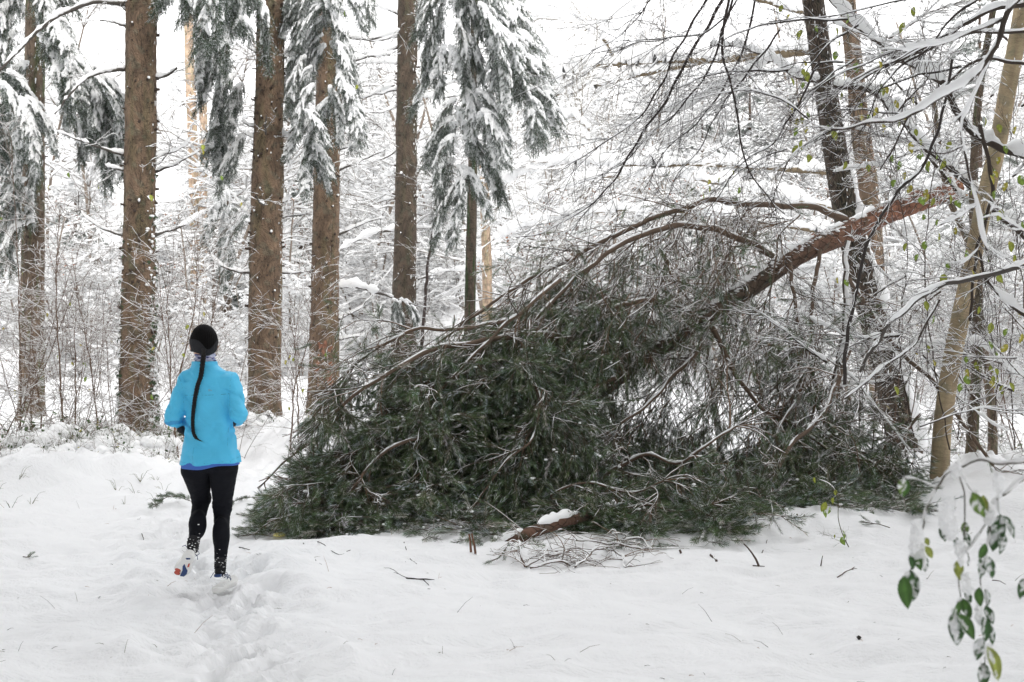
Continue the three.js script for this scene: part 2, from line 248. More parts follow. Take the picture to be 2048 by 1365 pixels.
function blob(g, p, r, fl = V(1, 1, 1), col = WHITE) { const a = blobGeo.attributes.position, n = a.count; const r0 = [rr(.75, 1.2), rr(.75, 1.2), rr(.75, 1.2)], b = g.p.length / 3; for (let k = 0; k < n; k++) { const x = a.getX(k), y = a.getY(k), z = a.getZ(k); g.v(p.x + x * r * fl.x * r0[0], p.y + y * r * fl.y * r0[1], p.z + z * r * fl.z * r0[2], x, y, z, 0, 0, col); g.i.push(b + k); } }
// snow flecks blown onto the bark, densest towards azimuth az (0 = right of the photo, PI/2 = towards the camera)
function flecks(t, n, az, spread, y0, y1, size = 0.02, name = 'snow_fleck') {
  const g = new G(); for (let k = 0; k < n; k++) {
    const y = rr(y0, y1), c = t.at(y), a = az + (rnd() + rnd() + rnd() - 1.5) * spread, r = t.rad(y) * 1.0, p = V(c.x + Math.cos(a) * r, y, c.z + Math.sin(a) * r), s = size * Math.pow(rnd(), 2.2) * 1.0 + 0.003; if (n2(y * 1.4 + az, Math.cos(a) * 2) < -0.35) continue;
    blob(g, p, s * .65, V(.8, rr(.9, 3.4), .8)); }
  return tag(g.build(name, M.snow, t.o), null, null, null, 'stuff');
}
function knots(t, n, y0, y1) {   // stubs of shed branches with a crumb of snow
  const g = new G(), w = new G(); for (let k = 0; k < n; k++) {
    const y = rr(y0, y1), c = t.at(y), a = rr(0, 6.28), r = t.rad(y), dir = V(Math.cos(a), rr(-.1, .5), Math.sin(a)).normalize(), p = V(c.x, y, c.z).addScaledVector(dir, r * .93), L = rr(.03, .1), s = rr(.009, .024), q = p.clone().addScaledVector(dir, L);
    tube(g, [p.clone().addScaledVector(dir, -.02), p, q], (t2, kk) => [s * 2.4, s * 1.3, s * .8][kk], 6, [.06, .042, .032], { cap: true });
    if (rnd() < .22) blob(w, q.add(V(0, s * .7, 0)), s * rr(.7, 1.3)); }
  tag(g.build('branch_stub', M.wood, t.o), null, null, null, 'stuff'); if (!w.empty) tag(w.build('stub_snow', M.snow, t.o), null, null, null, 'stuff');
}
const BROWN = [0.085, 0.058, 0.042], GREYB = [0.075, 0.066, 0.058], DARK = [0.04, 0.033, 0.03];
// one dead branch with the snow on it; pxs [px, py, (depth change)]
function limb(o, pxs, d, r, amt, opt = {}) {
  const pts = curve(pxs.map(([a, b, dz]) => P(a, b, d + (dz ?? 0))), opt.step ?? 0.05, opt.wander ?? 0.012, 3), col = opt.col ?? GREYB, rad = (t) => lerp(r[0], r[1], Math.pow(t, .8));
  const g = new G(), w = new G(); tube(g, pts, rad, opt.sides ?? 8, (t, nx, ny) => { const m = 0.85 + 0.3 * rnd(); return [col[0] * m, col[1] * m, col[2] * m]; }, { cap: true });
  if (amt) snowOn(w, pts, rad, amt, 8, { freq: 2.2, gap: opt.gap ?? 0.2, share: opt.share ?? 0.8, low: opt.low, rough: (th, l, p) => 1 + 0.25 * n3(p.x * 9, p.y * 9, p.z * 9 + th) });
  if (opt.twigs) for (let k = 0; k < opt.twigs; k++) twig(g, w, pts[Math.floor(rr(.25, .98) * (pts.length - 1))], opt.dir ? opt.dir.clone().add(V(rr(-.6, .6), rr(-.4, .5), rr(-.6, .6))) : V(rr(-1, 1), rr(-.5, .6), rr(-1, 1)), rr(.2, opt.tl ?? .6), opt.tr ?? .004, 2, opt.ts ?? .006, col);
  const m = g.build(opt.name ?? 'branch', M.wood, o); if (!w.empty) tag(w.build('snow', M.snow, m), null, null, null, 'stuff'); return m;
}
// a fine twig that forks
function twig(g, w, p, dir, len, r, lv, snow, col, opt = {}) {
  const n = opt.seg ?? 5, step = len / n, pts = [p.clone()], d = dir.clone().normalize(), grav = opt.grav ?? 0, wob = opt.wob ?? .28; let q = p.clone();
  for (let k = 0; k < n; k++) { d.x += rr(-wob, wob); d.y += rr(-wob, wob) + grav; d.z += rr(-wob, wob); d.normalize(); q = q.clone().addScaledVector(d, step); pts.push(q);
    if (lv > 0 && k > 0 && rnd() < (opt.fork ?? .7)) { const e = d.clone().add(V(rr(-1, 1), rr(-.6, .8), rr(-1, 1)).multiplyScalar(.8)); twig(g, w, q, e, len * rr(.35, .65), r * .65, lv - 1, snow * .8, col, opt); } }
  const rad = [r, r * .45]; tube(g, pts, rad, opt.sides ?? 4, col);
  if (snow && w) snowOn(w, pts, rad, snow, opt.ss ?? 4, { gap: opt.gap ?? .2, share: .4, low: .35, freq: 5 });
}

seed(21);
const T1 = trunkMesh(thing('spruce_tree', 'thick brown spruce trunk behind the runner, wrapped in ivy near its base', 'tree', onGround(277, 21.5)), [[277, 880, 39], [275, 800, 37], [276, 600, 33], [279, 400, 31], [281, 200, 31], [282, 0, 31], [284, -400, 28], [286, -900, 22]], 21.5, M.spruce);
const T2 = trunkMesh(thing('spruce_tree', 'thick brown spruce trunk right of the runner with collars of snowy dead twigs', 'tree', onGround(525, 23)), [[526, 850, 33], [528, 800, 32], [530, 600, 33], [534, 400, 32], [537, 250, 29], [541, 50, 27], [543, -400, 24], [545, -900, 19]], 23, M.spruce);
const T3 = trunkMesh(thing('spruce_tree', 'brown spruce trunk half hidden behind a snowy hanging bough, third from the left', 'tree', onGround(648, 25)), [[647, 830, 33], [648, 700, 30], [651, 500, 27], [653, 350, 26], [659, 100, 25], [662, 0, 24], [668, -400, 22], [672, -900, 17]], 25, M.spruce);
const T4 = trunkMesh(thing('spruce_tree', 'slender grey brown trunk with snow flecks on its right side, standing alone in the centre', 'tree', onGround(806, 29)), [[806, 760, 25], [808, 600, 24], [812, 400, 22], [813, 250, 21], [815, 50, 20], [817, -400, 18], [819, -900, 14]], 29, M.spruceGrey, { tint: .55 });
const T5 = trunkMesh(thing('spruce_tree', 'olive brown trunk with dark snowy boughs at the left edge of the photo', 'tree', onGround(62, 25)), [[62, 860, 26], [63, 700, 24], [66, 400, 22], [68, 200, 20], [72, -300, 17], [74, -800, 12]], 25, M.spruceGrey, { moss: 0.9 });
flecks(T1, 420, -0.05, .5, 0.3, 6.6, .02); flecks(T2, 420, 0.0, .6, 0.3, 7, .02); flecks(T3, 300, 0.0, .6, 0.3, 7, .02); flecks(T4, 1300, 0.1, .75, 0.5, 8.5, .024); flecks(T5, 150, .2, 1.2, .3, 7, .025);
knots(T1, 130, 1.6, 6.8); knots(T2, 140, 1.5, 7); knots(T3, 90, 1.5, 7.4); knots(T4, 70, 2, 8.6); knots(T5, 40, 2, 7);
for (const b of [[[[250, 139], [190, 148, -.4], [148, 179, -.7], [109, 228, -.9]], [.03, .012], .035], [[[250, 8], [183, 5, -.3], [105, 39, -.6], [46, 91, -.9], [-20, 160, -1.2]], [.036, .018], .03], [[[250, 311], [190, 292, -.3], [112, 264, -.5]], [.024, .008], .032], [[[310, 157], [330, 152], [354, 137]], [.026, .015], .035], [[[310, 315], [352, 301, .2], [382, 278, .4]], [.024, .008], .03], [[[312, 344], [352, 328, -.3], [398, 302, -.5]], [.022, .006], .022], [[[308, 472], [369, 449, .2], [413, 423, .3]], [.026, .009], .03], [[[250, 473], [197, 454], [158, 418], [155, 385]], [.02, .007], .024], [[[250, 342], [230, 338], [210, 334]], [.02, .012], .026], [[[262, 30], [240, 10], [222, -12]], [.02, .01], .02], [[[250, 52], [222, 44], [200, 40]], [.018, .008], .012], [[[305, 330], [318, 328], [340, 300]], [.015, .006], .02]])
  limb(T1.o, b[0], 21.5, b[1], b[2], { twigs: 5, tl: .45 });
for (const b of [[[[516, 254], [498, 252], [482, 240]], [.022, .012], .035], [[[520, 275], [502, 272], [490, 268]], [.02, .012], .03], [[[556, 266], [572, 270], [588, 256]], [.024, .012], .04], [[[556, 274], [585, 274], [606, 271]], [.022, .01], .03], [[[520, 430], [500, 430], [482, 418]], [.024, .01], .035], [[[545, 410], [562, 406], [582, 396]], [.024, .01], .035], [[[548, 426], [560, 423], [570, 416]], [.02, .01], .03], [[[528, 410, -.3], [518, 404, -.45], [512, 390, -.5]], [.02, .01], .03], [[[556, 438], [585, 432], [614, 428]], [.02, .007], .02], [[[510, 547], [470, 543, -.2], [430, 522, -.3], [418, 500, -.3]], [.026, .008], .035], [[[562, 547], [590, 546], [628, 540]], [.02, .006], .026], [[[515, 108], [505, 100], [492, 92]], [.02, .01], .03], [[[560, 112], [568, 108], [580, 94]], [.02, .01], .03], [[[530, 250, -.4], [531, 268, -.5], [532, 232, -.55]], [.02, .01], .02]])
  limb(T2.o, b[0], 23, b[1], b[2], { twigs: 3, tl: .3 });
for (const b of [[[[672, 575], [705, 573], [740, 582], [790, 598], [835, 612]], [.03, .016], .06], [[[676, 470], [720, 450], [770, 435]], [.022, .008], .035], [[[678, 340], [715, 325], [770, 300]], [.022, .008], .03], [[[676, 140], [720, 118], [780, 110]], [.028, .01], .05], [[[678, 75], [740, 78], [800, 62]], [.028, .01], .05], [[[678, 200], [730, 195], [790, 170]], [.022, .01], .05], [[[676, 300], [700, 290], [740, 262]], [.02, .01], .04], [[[676, 640], [715, 620], [745, 590]], [.02, .007], .03], [[[676, 680], [705, 675], [735, 670]], [.02, .007], .03]])
  limb(T3.o, b[0], 25, b[1], b[2], { twigs: 6, tl: .7 });
for (const b of [[[[800, 30], [740, 10], [690, 22]], [.026, .01], .06], [[[798, 72], [750, 82], [700, 75]], [.026, .01], .07], [[[798, 95], [745, 108], [690, 98]], [.026, .01], .07], [[[798, 128], [740, 125], [684, 135]], [.026, .01], .06], [[[797, 178], [750, 188], [700, 172]], [.026, .01], .05], [[[830, 20], [860, 45], [886, 78]], [.026, .014], .03], [[[832, 190], [870, 196], [930, 190]], [.02, .008], .05], [[[795, 460], [740, 470], [680, 500], [640, 520]], [.028, .01], .07], [[[795, 300], [760, 320], [700, 330]], [.02, .007], .04], [[[835, 560], [880, 545], [940, 540]], [.02, .007], .05], [[[798, 210], [760, 225], [715, 222]], [.02, .007], .04]])
  limb(T4.o, b[0], 29, b[1], b[2], { twigs: 7, tl: .9 });
for (const b of [[[[82, 655], [150, 655], [210, 660], [240, 664]], [.03, .014], .03], [[[50, 700], [20, 660], [-10, 640]], [.02, .01], .03]]) limb(T5.o, b[0], 24, b[1], b[2], { twigs: 4, tl: .5 });

// pale distant trunks and the broken snag
const T6 = trunkMesh(thing('distant_tree', 'pale slim trunk far behind, left of the two beside each other', 'tree', onGround(388, 42)), [[392, 660, 10], [388, 400, 10], [382, 200, 10], [378, 100, 9], [374, -200, 8]], 42, M.pale, { tint: 1.5 });
const T7 = trunkMesh(thing('distant_tree', 'pale slim trunk far behind, right of the two beside each other', 'tree', onGround(408, 44)), [[404, 660, 9], [406, 400, 8], [406, 200, 8], [404, 100, 7], [402, -200, 6]], 44, M.pale, { tint: 1.5 });
for (const t of [T6, T7]) { flecks(t, 160, .3, 1.4, 2, 11, .03); for (let k = 0; k < 9; k++) { const y = rr(80, 560), s = k % 2 ? 1 : -1, x = 390; limb(t.o, [[x, y], [x + s * 30, y + 2], [x + s * rr(40, 90), y - rr(-10, 30)]], t.d, [.025, .008], .06, { twigs: 4, tl: .8 }); } }
const SNAG = trunkMesh(thing('broken_snag', 'broken pale orange snag with a cap of snow behind the hanging bough', 'dead tree', onGround(972, 33)), [[975, 720, 10], [974, 540, 10], [970, 430, 9], [968, 352, 9]], 33, M.pale, { tint: 1.3 });
{ const g = new G(); const c = SNAG.at(9); const G2 = netGeo((x, y, z) => { const p = Math.hypot(x / .17, (y - .02) / .16, z / .17); return (p - 1) * .15 + .02 * n3(x * 9, y * 9, z * 9) + Math.max(0, -.02 - y) * 2; }, V(-.25, -.1, -.25), V(.25, .26, .25), .02); G2.setAttribute('color', new THREE.Float32BufferAttribute(new Float32Array(G2.attributes.position.count * 3).fill(.87), 3)); const m = add(new THREE.Mesh(G2, M.snow), 'snow_cap', SNAG.o); const top = P(968, 350, 33).sub(SNAG.o.position); m.position.copy(top); tube(g, [P(962, 352, 33), P(960, 330, 33)], [.05, .01], 5, [.3, .2, .13]); tube(g, [P(974, 352, 32.9), P(976, 338, 32.9)], [.05, .01], 5, [.3, .2, .13]); tag(g.build('splinter', M.wood, SNAG.o)); }

// right-hand trees
const T8 = trunkMesh(thing('leaning_tree', 'dark furrowed trunk leaning left that props the fallen pine, snow down its right side', 'tree', onGround(1812, 18.5)), [[1806, 880, 31], [1785, 780, 30], [1762, 690, 29], [1735, 590, 28], [1712, 500, 27], [1692, 420, 26], [1668, 280, 24], [1646, 140, 22], [1628, 10, 21], [1575, -300, 19], [1500, -700, 14]], 18.5, M.furrow, { moss: .3 });
{ // snow plastered along its upper (right) side
  const g = new G(), ys = []; for (let k = 0; k <= 130; k++) ys.push(lerp(.15, 6.2, k / 130));
  const pts = ys.map((y) => { const c = T8.at(y), r = T8.rad(y); return V(c.x + r * .82, y, c.z + r * .25); });
  tube(g, pts, (t, k) => T8.rad(ys[k]) * clamp(.62 - .5 * t + .28 * n2(ys[k] * 1.3, 3) + .12 * n2(ys[k] * 5, 5), .05, .9) * (ys[k] < 3.3 ? 1.15 : .8), 12, WHITE, { rough: (th, l) => 1 + .18 * n3(Math.cos(th) * 2, l * 5, Math.sin(th) * 2) }); g.build('snow', M.snow, T8.o);
  flecks(T8, 900, .9, 1.6, .3, 6.5, .014);
}
const T9 = trunkMesh(thing('pine_tree', 'reddish brown trunk behind the leaning tree, upper right', 'tree', onGround(1760, 25)), [[1762, 800, 22], [1752, 600, 21], [1740, 400, 20], [1722, 260, 19], [1708, 120, 17], [1695, 0, 16], [1670, -300, 14]], 25, M.spruce, { tint: 1.0 });
flecks(T9, 300, .2, 1.4, 1, 7.5, .022); knots(T9, 30, 2, 7);
const T10 = trunkMesh(thing('beech_tree', 'smooth olive tan beech stem rising at the right edge', 'tree', V(P(1880, 985, 14.6).x, gy(P(1880, 985, 14.6).x, -14.6), -14.6)), [[1880, 960, 18], [1886, 850, 18], [1903, 730, 18], [1925, 620, 18], [1950, 500, 17], [1975, 380, 17], [1996, 290, 17], [2016, 180, 17], [2038, 60, 17], [2070, -150, 15], [2100, -500, 12]], 14.6, M.beech, { rough: .015, moss: .12, flare: .2 });
flecks(T10, 130, .2, 2.4, .2, 5, .012);
const T11 = trunkMesh(thing('young_tree', 'slim brown stem behind the smooth beech stem on the right', 'tree', onGround(1990, 17)), [[1985, 830, 9], [1968, 700, 9], [1955, 600, 8], [1935, 480, 7], [1900, 400, 6], [1880, 300, 5], [1868, 180, 4]], 17, M.spruceGrey, { rough: .05, tint: 1.1 });
const T12 = trunkMesh(thing('young_tree', 'second slim stem just left of the smooth beech base', 'tree', onGround(1950, 16)), [[1945, 900, 11], [1955, 700, 10], [1956, 560, 10], [1948, 430, 9], [1950, 300, 8], [1964, 150, 7], [1990, 0, 6], [2010, -200, 5]], 16, M.spruceGrey, { rough: .05, moss: .8, tint: .9 });
for (const t of [T11, T12]) flecks(t, 140, .2, 1.5, .5, 5, .014);
// snow banked up round the feet of the trunks
[[T1, .5, .17], [T2, .55, .2], [T3, .55, .2], [T5, .4, .15], [T8, .5, .24], [T10, .24, .11], [T11, .2, .1], [T12, .2, .1], [T9, .4, .2], [T4, .45, .2]].forEach(([t, R, H], k) => {
  const x0 = t.path[4].x, z0 = t.path[4].z, y0 = gy(x0, z0), g = netGeo((x, y, z) => { const q = Math.hypot(x, z), a = Math.atan2(z, x), h = H * (.7 + .5 * n2(Math.cos(a) * 1.2 + k * 7, Math.sin(a) * 1.2)) * Math.exp(-Math.pow(q / R, 2) * 1.6) - .05 * sstep(R * .9, R * 1.6, q) + .015 * n3(x * 9, y * 9, z * 9 + k); return (y - h - (gy(x0 + x, z0 + z) - y0)) * .7; }, V(-R * 1.5, -.3, -R * 1.5), V(R * 1.5, H * 1.5 + .1, R * 1.5), R / 16, () => WHITE), m = add(new THREE.Mesh(g, M.snow), 'snow_collar', t.o); m.position.set(x0, y0, z0).sub(t.o.position);
});
// ---------- hanging spruce boughs: axis, a curtain of needle shoots, snow lying on the outer side ----------
function needleShoot(g, p, dir, len, per, nl, nw, frost, dark) {   // short spruce needles all round a shoot
  const [d, s, u] = basis(dir), n = Math.ceil(len * per);
  for (let k = 0; k < n; k++) {
    const t = rnd() * len, a = rr(0, 6.283), ca = Math.cos(a), sa = Math.sin(a), ox = s.x * ca + u.x * sa, oy = s.y * ca + u.y * sa, oz = s.z * ca + u.z * sa, L = nl * rr(.7, 1.2);
    const b = [p.x + d.x * t, p.y + d.y * t, p.z + d.z * t], e = [b[0] + (d.x * .75 + ox * .66) * L, b[1] + (d.y * .75 + oy * .66) * L, b[2] + (d.z * .75 + oz * .66) * L], w = nw * rr(.7, 1.3), tx = u.x * ca - s.x * sa, ty = u.y * ca - s.y * sa, tz = u.z * ca - s.z * sa;
    const f = rnd() < frost * (0.4 + 0.9 * clamp(oy + .4)) ? 1 : 0, m = rr(.6, 1.35) * dark, c = f ? [.74, .76, .78] : [.05 * m, .086 * m, .043 * m];
    g.tri([b[0] - tx * w, b[1] - ty * w, b[2] - tz * w], [b[0] + tx * w, b[1] + ty * w, b[2] + tz * w], e, c);
  }
}
function makeBough(sd, L, spread, snowy, hang) {
  seed(sd); const wood = new G(), nd = new G(), caps = [], axis = [];
  for (let k = 0; k <= 14; k++) { const t = k / 14; axis.push(V(L * (.34 * Math.sin(t * 1.5)) + .02 * n2(t * 4, sd), -L * (.92 * Math.pow(t, 1.25)) + .02 * n2(t * 4, sd + 5), .05 * n2(t * 3, sd + 9))); }
  tube(wood, axis, [.017, .005], 6, BROWN);
  const shootsOn = (pts, len) => { for (let k = 0; k < pts.length - 1; k++) { const a = pts[k], d = pts[k + 1].clone().sub(a); needleShoot(nd, a, d, d.length(), 150, .028, .004, .4, 1); } };
  shootsOn(axis, L);
  for (let k = 1; k <= 14; k++) for (let q = 0; q < 4; q++) {
    const t = (k - rnd()) / 14, a = axis[Math.min(14, Math.round(t * 14))], side = (q - 1.5) * .8 + rr(-.3, .3), bl = spread * rr(.55, 1.15) * (1 - .45 * t) * 1;
    let p = a.clone(), d = V(.45 + rr(-.2, .2), .05 + rr(-.3, .1), side * .9).normalize(); const path = [p.clone()], ns = 7;
    for (let s = 0; s < ns; s++) { d.y -= hang * .16 * (1 + s * .25); d.x *= .93; d.z *= .9; d.x += rr(-.08, .08); d.z += rr(-.08, .08); d.normalize(); p = p.clone().addScaledVector(d, bl / ns); path.push(p.clone()); }
    tube(wood, path, [.006, .0025], 3, BROWN); shootsOn(path, bl);
    for (let s = 1; s < ns; s++) for (let e = 0; e < 2; e++) { const sp = path[s], sd2 = V(rr(-.7, .8), -.85 + rr(-.4, .3), rr(-.8, .8)).normalize(), sl = rr(.07, .2) * (1.15 - s / ns * .5) * spread / .5; needleShoot(nd, sp, sd2, sl, 150, .028, .004, .36, rr(.7, 1.2)); }
    if (rnd() < snowy) for (let s = 0; s < ns - 1 - (rnd() < .4 ? 1 : 0); s++) { const r = .042 * (1 - s / (ns + .5)) * rr(.75, 1.3) * (spread / .5); caps.push([path[s].clone().add(V(.01, .03, 0)), path[s + 1].clone().add(V(.01, .025, 0)), r, r * .72]); }
  }
  for (let k = 0; k < 13; k++) { const r = .05 * rr(.6, 1.25) * (1 - k / 17); caps.push([axis[k].clone().add(V(.02, .04, 0)), axis[k + 1].clone().add(V(.02, .04, 0)), r, r * .85]); }
  const lo = V(9, 9, 9), hi = V(-9, -9, -9); for (const c of caps) for (const q of [c[0], c[1]]) { lo.min(q); hi.max(q); } lo.subScalar(.1); hi.addScalar(.1);
  const H = .2, bins = new Map(), key = (i, j, k) => (i * 512 + j) * 512 + k;
  for (const c of caps) { const m = c[2] + .07, a = V().copy(c[0]).min(c[1]).subScalar(m).sub(lo).divideScalar(H).floor(), b = V().copy(c[0]).max(c[1]).addScalar(m).sub(lo).divideScalar(H).floor(); for (let i = a.x; i <= b.x; i++) for (let j = a.y; j <= b.y; j++) for (let k = a.z; k <= b.z; k++) { const q = key(i, j, k); (bins.get(q) ?? bins.set(q, []).get(q)).push(c); } }
  const snow = netGeo((x, y, z) => { const l = bins.get(key(Math.floor((x - lo.x) / H), Math.floor((y - lo.y) / H), Math.floor((z - lo.z) / H))); if (!l) return .08; let m = .08; for (const c of l) m = smin(m, capsule(x, y, z, c[0], c[1], c[2], c[3]), .02); return m + .012 * n3(x * 14, y * 14, z * 14) + .006 * n3(x * 34, y * 34, z * 34); }, lo, hi, .018, () => WHITE);
  return { wood: wood.geo(), needles: nd.geo(), snow };
}
const BOUGH = [makeBough(301, 1.5, .55, .75, 1), makeBough(302, 1.2, .5, .95, 1.15), makeBough(303, 1.7, .62, .6, .9), makeBough(304, 1.0, .5, .6, 1.3), makeBough(305, 1.3, .6, .3, 1.3)];
function bough(o, k, p, yaw, sc = 1, roll = 0, stretch = 1) {
  const b = BOUGH[k], m = add(new THREE.Mesh(b.wood, M.wood), 'bough', o); tag(add(new THREE.Mesh(b.needles, M.needle), 'needles', m), null, null, null, 'stuff'); tag(add(new THREE.Mesh(b.snow, M.snow), 'snow', m), null, null, null, 'stuff');
  m.position.copy(p).sub(worldPos(o)); m.rotation.set(0, yaw, roll); m.scale.set(sc, sc * stretch, sc); return m;
}
seed(41);
// a run of boughs from one pixel to another: n of them, leaning to the right (lean > 0) or left
function boughRun(o, a, b, d, n, kinds, sc, lean, jit = 18) { for (let k = 0; k < n; k++) { const t = n === 1 ? 0 : k / (n - 1), p = P(lerp(a[0], b[0], t) + rr(-jit, jit), lerp(a[1], b[1], t) + rr(-jit, jit), d + rr(-.5, .5)); bough(o, kinds[Math.floor(rnd() * kinds.length)], p, (lean > 0 ? 0 : Math.PI) + rr(-.9, .9), sc * rr(.8, 1.15), rr(-.25, .25)); } }
// centre right: big snow laden boughs hanging from above the frame
{ const o = thing('spruce_tree', 'large snow laden spruce boughs hanging from above the frame in the upper centre', 'tree', onGround(942, 28)); const t = trunkMesh(o, [[938, 760, 12], [941, 560, 11], [946, 300, 9], [950, 0, 8], [952, -400, 7]], 28, M.spruceGrey, { moss: 1.4, tint: .45 });
  boughRun(o, [920, -150], [1000, 60], 23, 9, [0, 1, 2], 1.0, 1); boughRun(o, [900, -80], [930, 330], 23.5, 12, [0, 1, 3, 4], .8, 1, 18); boughRun(o, [960, -60], [1000, 110], 22.5, 6, [1, 1, 2], .9, 1); boughRun(o, [905, 200], [930, 400], 23.2, 8, [3, 4, 3], .75, -1, 14); boughRun(o, [985, -90], [1045, 110], 23.4, 7, [2, 0, 1], .85, 1, 14); boughRun(o, [880, -90], [890, 110], 24, 9, [3, 4, 3], .8, -1, 14); boughRun(o, [990, 40], [1035, 130], 24, 5, [4, 3, 4], .85, 1); boughRun(o, [940, 180], [965, 230], 22.6, 4, [1, 1], .75, 1, 14); }
// in front of the third trunk
boughRun(T3.o, [640, -110], [640, 240], 22.6, 14, [1, 0, 1, 1], .72, -1, 18); boughRun(T3.o, [640, -90], [672, 180], 22.4, 14, [1, 1, 0], .72, 1, 18); boughRun(T3.o, [612, 220], [625, 310], 22.4, 5, [1], .6, 1, 10); boughRun(T3.o, [600, -60], [620, 140], 23, 8, [3, 4], .7, -1, 10);
bough(T3.o, 4, P(785, 600, 24.6), .6, .42); bough(T3.o, 3, P(800, 604, 24.7), 2.4, .4); bough(T3.o, 1, P(792, 602, 24.6), 1.7, .4); bough(T3.o, 4, P(810, 606, 24.7), -.2, .42); bough(T3.o, 4, P(770, 606, 24.6), 3.3, .4); bough(T3.o, 3, P(822, 612, 24.7), .4, .36);
// between the first and second trunk, the green one in front at the top
boughRun(T2.o, [425, -120], [510, -80], 20.6, 12, [4, 4, 3], 1.0, -1, 24); boughRun(T2.o, [390, -130], [470, -60], 22, 8, [3, 4], 1, 1); boughRun(T2.o, [440, 20], [480, 290], 23.4, 17, [0, 3, 3, 4], .75, -1, 20); boughRun(T2.o, [355, -120], [340, -10], 22.8, 9, [3, 0], .65, -1, 16); boughRun(T2.o, [470, 380], [480, 480], 26, 6, [3, 0], .7, -1, 18); boughRun(T2.o, [325, -80], [330, 0], 22.5, 4, [1, 0], .5, -1, 10);
// upper left corner
boughRun(T5.o, [60, -160], [105, 130], 23, 15, [3, 4, 3, 0], 1.0, 1, 26); boughRun(T5.o, [40, -120], [25, 300], 24, 14, [3, 0, 4], .9, -1, 24); boughRun(T5.o, [75, 220], [55, 470], 24, 12, [0, 3, 4], .8, -1, 20); boughRun(T5.o, [165, 130], [200, 180], 22.5, 8, [1, 3, 4], .8, 1, 14); boughRun(T5.o, [130, 200], [215, 270], 23.5, 11, [3, 4, 3], .75, 1, 18); boughRun(T5.o, [15, 150], [40, 200], 23, 4, [1], .8, 1, 18);
// a small tuft at the top between the third and fourth trunk
boughRun(T4.o, [720, -70], [715, -30], 27, 3, [3, 4], .6, 1, 8);
// dark snowy spruces far behind
[[1405, 48, 240, 620, 'small dark snowy spruce far behind in the middle, under the rusty leaves'], [455, 46, 380, 700, 'dark snowy spruce far behind, left of the second trunk'], [1960, 44, -120, 500, 'dark snowy spruce far behind in the upper right corner'], [330, 46, 430, 700, 'dark snowy spruce far behind, just right of the ivy covered trunk'], [1500, 50, 130, 560, 'dark snowy spruce far behind, right of the middle'], [150, 48, 360, 720, 'dark snowy spruce far behind, between the olive and the ivy covered trunk'], [600, 50, 330, 700, 'dark snowy spruce far behind, between the second and third trunk']].forEach(([x, d, y0, y1, label], k) => {
  seed(460 + k); const o = thing('snowy_spruce', label, 'tree', onGround(x, d)), top = P(x, y0, d).y, g = new G(); tube(g, [V(o.position.x, o.position.y - .2, o.position.z), V(o.position.x, top, o.position.z)], [.14, .02], 8, BROWN); g.build('trunk', M.wood, o); const H = top - o.position.y; for (let i = 0; i < 46; i++) { const t = Math.pow(rr(0, 1), .85), a = rr(0, 6.28); bough(o, [3, 0, 1, 3, 4][i % 5], V(o.position.x + Math.cos(a) * .1, lerp(top - .1, o.position.y + H * .2, t), o.position.z + Math.sin(a) * .1), a, lerp(.45, 1.25, t), .75, .9); } });
